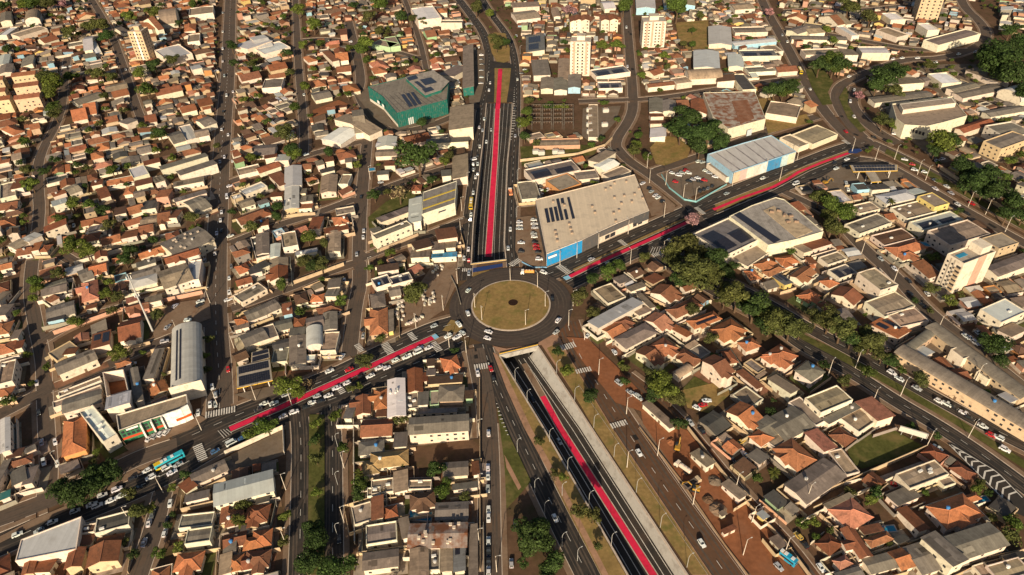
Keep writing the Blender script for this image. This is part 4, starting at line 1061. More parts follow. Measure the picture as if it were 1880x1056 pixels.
gCw6 755 620 905 590 920 640;gRw4 800 660 910 635 915 680;gGw4 520 720 700 660 725 700;gTw4 520 790 620 770 630 850;gTw4 610 745 695 730 705 810;mGw4 855 180 930 225 925 270;gTw7 970 190 1040 150 1075 220;gRw7 1040 150 1080 140 1135 215;vCw6 1155 110 1275 95 1300 160;pLw7 1130 355 1305 310 1310 400;gLw5 605 270 670 260 690 350;pWw5 640 300 690 290 710 380
gGw7 0 150 5 90 80 105;vCw7 180 150 190 95 290 110;pCw6 90 240 290 180 300 215;pWw6 0 245 80 190 90 220;mGw4 150 480 165 420 250 410;gRw4 280 285 380 255 385 290;hTw4 95 300 155 285 165 320;gLw6 -20 470 0 400 75 395;gGw6 -10 530 5 470 95 465;gRw5 1285 770 1390 745 1405 790;gRw5 1120 620 1200 600 1210 630;hTw4 20 920 100 890 125 960
gGw6 1420 860 1505 830 1500 900;pLw6 1290 910 1370 890 1400 990;gCw6 1395 940 1490 920 1500 970;gRw6 1110 650 1290 610 1300 650;mLw5 1360 480 1430 465 1460 500;hTw4 1320 180 1400 170 1420 215;pCw6 1350 250 1430 240 1440 290;pCw7 1360 60 1530 40 1535 90;gGw5 1200 965 1290 940 1330 1010;gRw4 1040 830 1120 815 1130 870;mGw4 860 870 940 840 960 890;mLw6 1700 320 1880 260 1890 330;gRw5 1715 540 1850 510 1850 560'''
# ---------------------------------------------------------------- landmark buildings
def tower(px_front, h, base_px, depth, wc, name, look, floors, cols, accent=None, balc=False):
    """px_front: the two ends of the lit front at street level, photo points"""
    a, b = P(*px_front[0]), P(*px_front[1])
    t = (b-a); wd = t.length; t.normalize(); n = Vector((-t.y, t.x, 0))
    if n.y < 0: n = -n
    c = (a+b)/2 + n*depth/2
    ang = math.atan2(t.y, t.x)
    root = thing(name, c.x, c.y, .02, ang, look, 'tower', 'tall apartment towers')
    mark(rect(c.x, c.y, ang, wd, depth, 1), 3)
    obj('wall', parapet_mesh(wd, depth, h, 1.0), root, WALLC[wc][0])
    m = MB(); m.box(-wd/2+.2, wd/2-.2, -depth/2+.2, depth/2-.2, h-1.0, h-.8)
    obj('roof', m.mesh('roof_concrete'), root, (.4, .35, .3))
    m = MB(); m.box(-wd*.2, wd*.2, -depth*.1, depth*.35, h-.8, h+3.0)
    lift = obj('lift_house', m.mesh('painted_wall'), root, WALLC[wc][0])
    m = MB(); m.box(-wd*.22, wd*.22, -depth*.12, depth*.37, h+3.0, h+3.25); obj('roof', m.mesh('roof_concrete'), lift, (.45, .38, .3))
    fh = (h-2.5)/floors
    for fl in range(floors):
        for k in range(cols):
            x = (k-(cols-1)/2)*wd/cols*.92
            obj('window', win_mesh(min(1.5, wd/cols*.55), fh*.45), root, None, (x, -depth/2-.02, 1.6+fl*fh+fh*.4))
        for sx in (-1, 1):
            for k in range(3):
                obj('window', win_mesh(1.2, fh*.42), root, None, (sx*(wd/2+.02), (k-1)*depth*.28, 1.6+fl*fh+fh*.4), math.pi/2*sx)
    if accent:
        for x in accent[1]:
            m = MB(); m.box(x*wd-.9, x*wd+.9, -depth/2-.10, -depth/2+.05, 1.0, h-.2); obj('painted_band', m.mesh('painted_wall'), root, accent[0])
    if balc:
        for fl in range(floors):
            m = MB(); m.box(-wd*.24, wd*.24, -depth/2-1.1, -depth/2-.02, 1.0+fl*fh, 1.0+fl*fh+.95)
            obj('balcony', m.mesh('painted_wall'), root, WALLC[wc][0])
    return root
PK = (.62, .3, .22)
# the tall tower on the right: broad lit flank with a pink stripe, balconies and a roof pool
def tower_right():
    a, b, c = P(1719, 527), P(1745.7, 540), P(1803, 517)        # left foot, near corner, right foot
    t = (c-b).normalized(); L = (c-b).length; n = Vector((-t.y, t.x, 0)); W = max(10.0, abs((a-b).dot(n)))
    h = min(range(120, 320), key=lambda k: abs(proj((b.x, b.y, k/10))[1]-484))/10
    cen = (b+c)/2 + n*W/2
    ang = math.atan2(t.y, t.x)
    old = thing('apartment_tower', cen.x, cen.y, .02, ang, 'tall white tower with a broad pink stripe and a roof pool', 'tower', 'tall apartment towers')
    mark(rect(cen.x, cen.y, ang, L, W, 1), 3)
    obj('wall', parapet_mesh(L, W, h, 1.3), old, WALLC['w'][0])
    m = MB(); m.box(-L/2+.2, L/2-.2, -W/2+.2, W/2-.2, h-1.4, h-1.1); ro = obj('roof', m.mesh('roof_concrete'), old, (.36, .3, .24))
    m = MB(); m.box(L*.12, L*.42, -W*.3, W*.42, h-1.1, h+3.4); obj('lift_house', m.mesh('painted_wall'), old, WALLC['w'][0])
    m = MB(); m.box(-L*.36, -L*.1, W*.02, W*.26, h-1.1, h-.75); obj('roof_pool', m.mesh('pool_water'), old)
    m = MB(); m.box(-L*.05, L*.22, -W/2-.12, -W/2+.05, 1.0, h-.05); obj('painted_band', m.mesh('painted_wall'), old, PK)
    for fl in range(int((h-2)/2.75)):
        z = 2.0+fl*2.75
        m = MB(); m.box(-L/2-1.0, -L/2-.02, -W*.46, -W*.16, z-.9, z); obj('balcony', m.mesh('painted_wall'), old, WALLC['c'][0])
        obj('window', win_mesh(W*.26, 1.4), old, None, (-L/2-.02, -W*.31, z+.75), -math.pi/2)
        for y in (.06, .34): obj('window', win_mesh(1.1, 1.1), old, None, (-L/2-.02, W*y, z+.6), -math.pi/2)
    for y in (-.02, .2):
        m = MB(); m.box(-L/2-.1, -L/2+.05, W*y-.35, W*y+.35, 1, h-1); obj('painted_band', m.mesh('painted_wall'), old, (.35, .3, .24))
tower_right()
tower(((1046, 139), (1082, 140)), 30, None, 14, 'w', 'apartment_tower', 'white tower with two pink bands and a stack of balconies', 10, 4, (PK, (-.3, .3)), True)
tower(((1178, 88), (1219, 87)), 24, None, 16, 'w', 'apartment_tower', 'broad white tower with thin pink bands beside the street', 8, 6, (PK, (-.32, -.08, .35)))
tower(((1680, 38), (1720, 40)), 60, None, 22, 'c', 'apartment_tower', 'cream tower cut off by the top edge of the picture', 18, 7, ((.6, .36, .24), (-.25, 0, .25)))
tower(((253, 112), (277, 112)), 28, None, 13, 'c', 'apartment_tower', 'slim cream tower dotted with small square windows', 8, 4, ((.72, .66, .56), (0,)))
for i, (u, v, h) in enumerate(((1062, 60, 14), (1074, 60, 14), (1110, 60, 14), (1126, 59, 14), (1054, 60, 13))):
    pp = P(u, v); house(pp.x, pp.y+6, math.pi/2, 15, 9, h-2, 'g', 'R', 'w', 'apartment_block', 'white four-storey block with a tiled roof, ' + ['first', 'second', 'third', 'fourth', 'fifth'][i] + ' of its short row', 'apartment block', 'white apartment blocks', 'w')
for (u, v, L) in ((62, 200, 40), (60, 178, 36), (55, 158, 34), (8, 205, 34), (0, 190, 34), (-4, 168, 34)):
    a = P(u, v)
    house(a.x, a.y, math.radians(14), 20, 10, 11.5, 'g', 'R', 'c', 'apartment_block', 'pale cream four-storey block under a red-brown gable', 'apartment block', 'cream apartment blocks', 'w')

def tiles_to_houses():
    for blk in TILES.split('@')[1:]:
        lines = blk.strip().split('\n')
        ox, oy, sc = (float(x) for x in lines[0].split())
        for ent in ';'.join(lines[1:]).split(';'):
            tk = ent.split()
            code = tk[0]; t, rc, wc, h = code[0], code[1], code[2], float(code[3:])
            q = [float(x) for x in tk[1:7]]; ex = ''.join(tk[7:])
            pts = [(ox+q[i]/sc, oy+q[i+1]/sc) for i in (0, 2, 4)]
            if 3.4 < h < 6.6: h *= .86
            x, y, ang, L, W, d = from_px(*pts, h)
            if L*W < 500: L *= 1.05; W *= 1.05
            if t == 'm' and d < 0: ang += math.pi
            house(x, y, ang, L, W, h, t, rc, wc, extras=ex)

# the green-walled warehouse
def q_(ox, oy, s): return [(ox+a/3.91, oy+b/3.91) for a, b in px_list(s)]
r_ = poly_building('green_warehouse', q_(470, 0, '803 622 1272 503 1385 585 1372 715 1010 812 905 690'), 12.5, 'G', 'e', 'big dark green walled warehouse with solar rows on its roof', 'warehouse', 'roof_sheets', .35)
part_px(r_, 'raised_roof', q_(470, 0, '1075 560 1270 512 1380 585 1330 640 1215 680'), 11.0, 15.0, 'painted_wall', WALLC['e'][0])
part_px(r_, 'upper_roof', q_(470, 0, '1070 556 1272 503 1388 584 1333 643 1213 684'), 15.0, 15.2, 'roof_sheets', (.3, .26, .22))
for s in ('1040 680 1062 675 1125 762 1100 768', '1075 672 1097 667 1160 755 1136 760', '1110 664 1130 660 1190 745 1168 750'):
    part_px(r_, 'solar_array', q_(470, 0, s), 12.3, 12.5, 'solar_cells')
for s in ('1080 558 1145 538 1165 562 1098 580', '1175 572 1255 555 1300 590 1215 612', '1190 638 1255 622 1278 645 1215 665', '1135 588 1160 582 1218 628 1195 634'):
    part_px(r_, 'solar_array', q_(470, 0, s), 15.2, 15.4, 'solar_cells')
for a, b in (((870, 718), (885, 730)), ((905, 745), (918, 756))):
    facade(r_, 'wall_logo', q_(470, 0, '%d %d' % a)[0], q_(470, 0, '%d %d' % b)[0], 6.5, 8.8, 'tone', (.75, .75, .72))
facade(r_, 'loading_door', q_(470, 0, '1085 792')[0], q_(470, 0, '1125 781')[0], .3, 6, 'tone', (.5, .52, .5), .15, .1, 12.5)
facade(r_, 'plinth', q_(470, 0, '905 690')[0], q_(470, 0, '1008 810')[0], .1, 2.6, 'painted_wall', (.6, .54, .45), .2, .15, 12.5)
facade(r_, 'plinth', q_(470, 0, '806 626')[0], q_(470, 0, '904 689')[0], .1, 2.6, 'painted_wall', (.6, .54, .45), .2, .15, 12.5)

for k in range(26):
    f0 = k/26; A, B = (1010, 812), (1372, 715)
    facade(r_, 'wall_rib', q_(470, 0, '%.1f %.1f' % (A[0]+(B[0]-A[0])*f0, A[1]+(B[1]-A[1])*f0))[0], q_(470, 0, '%.1f %.1f' % (A[0]+(B[0]-A[0])*(f0+.012), A[1]+(B[1]-A[1])*(f0+.012)))[0], .2, 12.2, 'painted_wall', (.006, .09, .07), .2, .2, 12.5)
for k in range(9):
    f0 = (k+.5)/9
    x0, y0, x1, y1 = 905+f0*300, 690-f0*62, 1012+f0*350, 806-f0*92
    part_px(r_, 'roof_seam', q_(470, 0, f'{x0:.1f} {y0:.1f} {x0+5:.1f} {y0-1:.1f} {x1+5:.1f} {y1-1:.1f} {x1:.1f} {y1:.1f}'), 12.0, 12.2+.004*k, 'roof_sheets', (.1, .09, .08))
# the big beige-roofed store beside the roundabout
r_ = poly_building('superstore', q_(940, 260, '168 415 880 235 985 495 870 540 750 588 628 645 505 705 248 805'), 9.0, 'C', 'w', 'big beige-roofed store with a bright blue corner facade', 'store', 'roof_metal', .3)
for o in r_.children:
    if o.name.startswith('roof'): o.color = (.58, .47, .34, 1)
for s in ('232 482 255 478 275 578 252 582', '265 476 288 472 308 572 285 576', '298 470 320 466 341 566 320 570', '316 412 336 408 372 560 350 565', '348 408 370 404 376 440 354 444', '370 488 390 484 406 555 386 560', '395 402 412 398 452 550 432 554'):
    part_px(r_, 'solar_array', q_(940, 260, s), 8.75, 8.98, 'solar_cells')
for a, b in px_list('295 435 310 650 318 680 324 715 410 595 420 630 430 660 375 460 735 300 820 290 880 380 805 392 735 405 860 435 785 447 768 498 708 330 672 345 595 512 730 517 912 342 938 408 575 470 745 575'):
    pp = P(940+a/3.91, 260+b/3.91, 8.7)
    obj('roof_vent', VENT, r_, (.3, .22, .16), (pp.x-r_.location.x, pp.y-r_.location.y, 8.62), scale=1.25)
G = lambda s: q_(940, 260, s)
facade(r_, 'blue_facade', G('249 805')[0], G('504 705')[0], .1, 8.6, 'painted_wall', (.015, .23, .5), .15, .1, 9.0)
facade(r_, 'shop_window', G('262 845')[0], G('460 770')[0], 1.0, 3.2, 'tone', (.62, .68, .68), .5)
facade(r_, 'sign_board', G('258 826')[0], G('318 803')[0], 5.6, 7.0, 'tone', (.75, .7, .7), .5)
facade(r_, 'grey_facade', G('505 706')[0], G('628 646')[0], .1, 8.9, 'painted_wall', (.09, .085, .085), .15, .1, 9.0)
facade(r_, 'grey_facade', G('630 647')[0], G('868 543')[0], 5.2, 8.9, 'painted_wall', (.09, .085, .085), .4, .38, 9.0)
facade(r_, 'grey_facade', G('872 540')[0], G('984 497')[0], 3.0, 8.9, 'painted_wall', (.07, .07, .072), .3, .28, 9.0)
for a, b in (('668 680', '700 665'), ('706 664', '740 648'), ('870 590', '895 580'), ('905 575', '935 562')):
    facade(r_, 'window', G(a)[0], G(b)[0], 1.6, 4.0, 'window_glass', None, .2)
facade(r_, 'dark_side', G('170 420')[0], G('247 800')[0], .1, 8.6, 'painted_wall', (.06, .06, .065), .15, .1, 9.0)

# the store with a painted mural
r_ = poly_building('mural_store', px_list('1299 283 1362 263 1416 248 1462 278 1345 317'), 8.5, 'L', 'b', 'long pale-roofed store with a colourful mural along the avenue', 'store', 'roof_metal', .5)
for k in range(9):
    f0, f1 = k/9, (k+1)/9
    A, B = (1347, 318.0), (1461, 279.5)
    pa = (A[0]+(B[0]-A[0])*f0, A[1]+(B[1]-A[1])*f0); pb = (A[0]+(B[0]-A[0])*f1, A[1]+(B[1]-A[1])*f1)
    facade(r_, 'mural_panel', pa, pb, .1, 8.0, 'painted_wall', [(.5, .4, .28), (.5, .36, .32), (.6, .57, .48), (.58, .5, .44), (.5, .57, .56), (.04, .2, .38), (.05, .22, .4), (.42, .53, .53), (.58, .52, .38)][k], .12+.004*(k % 2))
for k in range(6):
    f0 = (k+.5)/6.5
    pa, pb, pc_, pd = (1306+f0*112, 284-f0*34), (1308+f0*112, 283.4-f0*34), (1352+f0*106, 314-f0*34), (1349.5+f0*106, 315-f0*34)
    part_px(r_, 'roof_seam', [pa, pb, pc_, pd], 7.9, 8.06+.01*k, 'roof_sheets', (.26, .24, .24))
house(*from_px((1299, 300), (1318, 295), (1349, 322), 4)[:5], 4, 'f', 'D', 'w', 'forecourt_canopy', 'low beige canopy at the corner of the mural wall', 'canopy')
# rust-patched warehouse
r_ = poly_building('rusty_warehouse', q_(940, 0, '1372 665 1742 655 1822 852 1552 925 1440 835'), 9, 'Q', 'w', 'white-walled warehouse with a rust-patched roof', 'warehouse', 'roof_rusty', .3)
part_px(r_, 'patched_roof', q_(940, 0, '1575 725 1690 715 1740 850 1640 890'), 8.6, 8.85, 'roof_rusty', (.24, .12, .07))
facade(r_, 'roller_door', q_(940, 0, '1690 935')[0], q_(940, 0, '1725 925')[0], .1, 5, 'tone', (.45, .5, .52))
# yellow-striped warehouse
r_ = poly_building('striped_warehouse', q_(470, 260, '1200 362 1442 280 1428 440 1190 522'), 9, 'K', 'w', 'white warehouse whose grey roof carries two yellow stripes', 'warehouse', 'roof_sheets', .3)
for o in r_.children:
    if o.name.startswith('roof'): o.color = (.2, .18, .16, 1)
for s in ('1200 418 1436 338 1435 346 1199 427', '1196 480 1431 400 1430 408 1195 489'):
    part_px(r_, 'yellow_stripe', q_(470, 260, s), 8.72, 8.92, 'tone', (.5, .36, .05))
facade(r_, 'sign_lettering', q_(470, 260, '1310 505')[0], q_(470, 260, '1360 488')[0], 6.4, 7.2, 'tone', (.05, .05, .07))
for k in range(6):
    facade(r_, 'window', q_(470, 260, '%d %d' % (1215+k*28, 560-k*9))[0], q_(470, 260, '%d %d' % (1232+k*28, 554-k*9))[0], 1.2, 3.0, 'window_glass')
# barrel-roofed hall and the green shop front below it
hx = from_px((313, 718), (316, 606), (371, 606), 7.0)
r_ = house(*hx[:5], 7.0, 'v', 'L', 'w', 'barrel_roof_hall', 'long silver barrel-roofed hall with two solar strips along the avenue', 'hall')
for y0 in (.12, .24):
    L, W = hx[3], hx[4]
    rise = W*.5*.34*1.6
    yc = W*(y0+.02)
    solar(r_, -L*.42, L*.42, yc-.5, yc+.5, lambda a, b: 7.0+rise*math.sqrt(max(0, 1-(b/(W/2))**2)), ph=.95)
m = MB(); m.box(-hx[3]/2-.3, -hx[3]/2-.05, -hx[4]/2, hx[4]/2, 0, 10.5); obj('gable_wall', m.mesh('painted_wall'), r_, WALLC['w'][0])
r_ = poly_building('green_shop', q_(0, 520, '832 945 1338 795 1350 880 1300 905 1050 985 850 1058'), 8.5, 'C', 'w', 'shop with a green glazed front and a white curved corner', 'shop', 'roof_sheets', .6)
facade(r_, 'green_front', q_(0, 520, '852 1058')[0], q_(0, 520, '1165 952')[0], .3, 8.3, 'painted_wall', (.03, .15, .07), .25, .2, 8.5)
facade(r_, 'red_band', q_(0, 520, '852 1058')[0], q_(0, 520, '1165 952')[0], 2.4, 3.6, 'tone', (.5, .06, .02), .4, .2, 8.5)
for k in range(9):
    for z in (4.2, 6.2): facade(r_, 'glazing', q_(0, 520, '%.1f %.1f' % (860+k*33.5, 1055.5-k*11.4))[0], q_(0, 520, '%.1f %.1f' % (882+k*33.5, 1048-k*11.4))[0], z, z+1.4, 'window_glass', None, .32, .1, 8.5)
facade(r_, 'sign_board', q_(0, 520, '900 1042')[0], q_(0, 520, '985 1013')[0], 7.2, 8.2, 'tone', (.7, .68, .64), .4, .1, 8.5)
facade(r_, 'white_corner', q_(0, 520, '1168 950')[0], q_(0, 520, '1300 905')[0], .2, 9.2, 'painted_wall', (.78, .75, .7), .6, .5, 8.5)
facade(r_, 'white_corner', q_(0, 520, '1300 905')[0], q_(0, 520, '1350 880')[0], .2, 9.6, 'painted_wall', (.78, .75, .7), .6, .5, 8.5)
facade(r_, 'orange_band', q_(0, 520, '1240 928')[0], q_(0, 520, '1350 882')[0], 3.0, 4.4, 'tone', (.5, .1, .02), .8, .2, 8.5)
for k in range(3): facade(r_, 'white_pier', q_(0, 520, '%d %d' % (1000+k*75, 1008-k*25))[0], q_(0, 520, '%d %d' % (1012+k*75, 1004-k*25))[0], .2, 8.6, 'painted_wall', (.74, .7, .64), 1.6, 1.5, 8.5)
# unroofed shell with red earth inside
a = q_(0, 520, '735 640 885 618 920 770 765 815')
r_ = poly_building('unroofed_shell', a, 7.0, 'R', 'w', 'white-walled shell without a roof, red earth inside', 'building', 'red_earth', 6.6)
# wedge-shaped pale roof by the avenue
poly_building('wedge_shop', q_(0, 786, '150 800 585 632 548 868 108 955'), 6.5, 'L', 'w', 'wedge-shaped pale metal roof filling the avenue corner', 'shop', 'roof_metal', .35)
house(*from_px((393, 889), (502, 861), (502, 902), 6)[:5], 6, 'g', 'L', 'w', 'warehouse', 'pale grey metal shed beside the walled vacant lot', 'warehouse')
house(*from_px((0, 832), (0, 770), (19, 768), 7)[:5], 7, 'g', 'L', 'w', 'warehouse', 'pale metal shed at the left edge', 'warehouse')
house(*from_px((113, 838), (117, 772), (160, 766), 5)[:5], 5, 'h', 'T', 'o', 'hip_roof_house', 'orange-walled corner house with a bright orange roof', 'house')
# filling stations
def canopy(px, h, look, solar_on=True):
    pts = ccw([tuple(P(u, v, h)[:2]) for u, v in px])
    cx, cy = sum(p[0] for p in pts)/len(pts), sum(p[1] for p in pts)/len(pts)
    root = thing('filling_station_canopy', cx, cy, .3, 0, look, 'canopy', 'filling station canopies')
    mark(pts, 2)
    loc = [(p[0]-cx, p[1]-cy) for p in pts]
    m = MB(); m.prism(loc, h-.5, h-.1); obj('fascia', m.mesh('tone'), root, (.6, .36, .03))
    m = MB(); m.prism([(a*.985, b*.985) for a, b in loc], h-.1, h+.02); obj('deck', m.mesh('roof_sheets'), root, (.34, .29, .23))
    for a, b in loc[:4]:
        m = MB(); m.box(a*.7-.2, a*.7+.2, b*.7-.2, b*.7+.2, 0, h-.5); obj('column', m.mesh('tone'), root, (.6, .56, .5))
    if solar_on:
        a, b, c, d = [Vector(q) for q in loc[:4]]
        mm = MB(); nx, ny = 14, 8
        for i in range(nx):
            for j in range(ny):
                if j == ny//2: continue
                def pt(s, t): s = .06+.88*s; t = .06+.88*t; return (a.lerp(b, s)).lerp(d.lerp(c, s), t)
                q = [pt((i+.06)/nx, (j+.06)/ny), pt((i+.94)/nx, (j+.06)/ny), pt((i+.94)/nx, (j+.94)/ny), pt((i+.06)/nx, (j+.94)/ny)]
                mm.prism([tuple(x) for x in q], h+.04, h+.16)
        obj('solar_array', mm.mesh('solar_cells'), root)['kind'] = 'stuff'
    return root
canopy(px_list('434 674 496 660 501 699 435 714'), 5.5, 'filling station canopy covered in solar panels, yellow front edge')
canopy(px_list('462 648 494 641 496 658 461 668'), 5.0, 'smaller solar-covered canopy behind the filling station')
canopy(px_list('1560 304 1648 303 1648 314 1566 316'), 6.0, 'T-shaped filling station canopy edged in yellow')
canopy(px_list('1588 316 1606 316 1618 334 1600 335'), 5.6, 'stem of the T-shaped filling station canopy', False)
# long V-shaped shed with arched roofs
for i, (a, b, c, lk) in enumerate((((1642, 648), (1895, 797), (1908, 775), 'long arched shed arm along the boulevard'), ((1718, 590), (1895, 720), (1884, 740), 'long arched shed arm along the back street'), ((1646, 643), (1716, 592), (1728, 606), 'rounded prow joining the two arms of the long shed'))):
    hx = from_px(a, b, c, 6.5)
    house(*hx[:5], 6.5-.3*i, 'v', 'G', 'c', 'arched_shed', lk, 'shed', 'long arched shed', rise_k=.13)
# curved pale hall beside the avenue, with a solar strip
r_ = poly_building('curved_hall', px_list('1339 397 1380 377 1424 362 1440 366 1475 394 1512 425 1460 440 1410 450 1375 424'), 8.5, 'L', 'w', 'wide pale hall with a long solar strip behind the avenue', 'hall', 'roof_sheets', .4)
for o in r_.children:
    if o.name.startswith('roof'): o.color = (.3, .27, .24, 1)
part_px(r_, 'solar_array', px_list('1347 394 1358 389 1433 440 1421 446'), 8.1, 8.35, 'solar_cells')
part_px(r_, 'flat_roof', px_list('1402 386 1420 378 1492 424 1462 436'), 8.1, 8.5, 'roof_concrete', (.42, .32, .21))
for u, v in ((1417, 390), (1430, 388), (1440, 396), (1452, 398), (1447, 408), (1462, 408)):
    pp = P(u, v, 8.5); obj('air_conditioner', ACU, r_, (.25, .17, .12), (pp.x-r_.location.x, pp.y-r_.location.y, 8.48), U(0, 3), 1.4)
# tall white house with two red-brown roofs
house(*from_px((1287, 662), (1311, 650), (1350, 682), 8)[:5], 8, 'g', 'R', 'w', 'tall_house', 'tall white house with a steep red-brown roof and bare white flank', 'house')
# the school
S = lambda s: q_(1400, 0, s)
r_ = poly_building('school_building', S('930 745 1370 690 1390 735 1470 830 1290 880 1180 905 1020 895 960 850'), 11, 'C', 'w', 'stepped cream school building with long parapets', 'school', 'roof_concrete', .8)
part_px(r_, 'upper_storey', S('985 745 1360 700 1390 740 1010 790'), 10.0, 13.5, 'painted_wall', WALLC['w'][0])
part_px(r_, 'upper_roof', S('995 752 1355 706 1380 738 1016 785'), 13.5, 13.7, 'roof_concrete', (.3, .24, .19))
for k in range(6): facade(r_, 'window', S('%d %d' % (1030+k*24, 912+k*7))[0], S('%d %d' % (1046+k*24, 917+k*7))[0], 5.5, 8.0, 'window_glass')
# substation: gantries, switchgear, control house
sub = P(1020, 224); 
def gantry(u, v, wd, look):
    p = P(u, v, .3)
    root = thing('switchyard_gantry', p.x, p.y, .3, 0, look, 'gantry', 'substation gantries')
    for s in (-1, 1):
        m = MB(); m.tube([(s*wd/2-.3, 0, 0), (s*wd/2, 0, 6.5)], .09, 4); m.tube([(s*wd/2+.3, 0, 0), (s*wd/2, 0, 6.5)], .09, 4)
        obj('leg', m.mesh('steel_dark'), root)
    m = MB(); m.box(-wd/2-.2, wd/2+.2, -.12, .12, 6.3, 6.55); obj('beam', m.mesh('steel_dark'), root)
    for k in range(3):
        m = MB(); m.tube([(wd*(k-1)*.3, 0, 6.3), (wd*(k-1)*.3, 0, 5.2)], .12, 5); obj('insulator', m.mesh('tone'), root, (.3, .2, .15))
for j, v in enumerate((206, 214, 222, 230, 238)):
    for i, u in enumerate((985, 1004, 1024, 1044)):
        gantry(u, v, 7, 'steel gantry frame in the substation yard')
for i, (u, v) in enumerate(((1082, 205), (1082, 218), (1082, 232), (1083, 245), (984, 282), (994, 284), (1020, 282), (1030, 284), (1112, 206), (1110, 232))):
    p = P(u, v, .3)
    root = thing('transformer', p.x, p.y, .3, 0, 'grey transformer bank in the substation yard', 'transformer', 'substation transformers')
    m = MB(); m.box(-2, 2, -1.4, 1.4, 0, 3); obj('tank', m.mesh('tone'), root, (.45, .43, .38))
    for s in (-1, 1):
        m = MB(); m.box(s*2.05-.4, s*2.05+.4, -1.2, 1.2, .4, 2.7); obj('radiator', m.mesh('tone'), root, (.4, .38, .34))
    for k in range(3):
        m = MB(); m.tube([(k-1, 0, 3), (k-1, 0, 4.2)], .18, 6); obj('bushing', m.mesh('tone'), root, (.3, .18, .12))
tiles_to_houses()
# tall steel mast
p = P(281, 609)
root = thing('radio_mast', p.x, p.y, .02, 0, 'tall tapering grey steel mast rising over the tiled roofs', 'mast')
m = MB(); m.tube([(0, 0, 0), (0, 0, 38)], [.55, .25], 10); obj('shaft', m.mesh('steel'), root)
for z in (24, 35):
    m = MB(); m.prism([(1.1*math.cos(i*math.pi/4), 1.1*math.sin(i*math.pi/4)) for i in range(8)], z, z+.25); pl = obj('platform', m.mesh('steel'), root)
    for k in range(3):
        a = k*2.1; m = MB(); m.box(1.2*math.cos(a)-.15, 1.2*math.cos(a)+.15, 1.2*math.sin(a)-.15, 1.2*math.sin(a)+.15, z+.2, z+2.2); obj('antenna', m.mesh('tone'), pl, (.7, .68, .64))
# swimming pools
for u, v, L, W, lk in ((772, 948, 9, 4, 'deep blue swimming pool'), (1694, 449, 9, 3.6, 'turquoise swimming pool'), (683, 312, 4, 4, 'small round turquoise pool'), (717, 861, 3, 2.5, 'tiny dark pool'), (1631, 972, 5, 2.4, 'narrow green pool'), (1802, 918, 5, 2, 'pale green pool')):
    p = P(u, v)
    root = thing('swimming_pool', p.x, p.y, .02, U(-.2, .2), lk + ' in a walled back yard', 'pool')
    m = MB(); m.box(-L/2-.5, L/2+.5, -W/2-.5, W/2+.5, 0, .42); obj('pool_deck', m.mesh('roof_concrete'), root, (.42, .36, .3))
    m = MB(); m.box(-L/2, L/2, -W/2, W/2, .2, .44); obj('water', m.mesh('pool_water'), root)
    mark(rect(p.x, p.y, 0, L+1, W+1), 3)
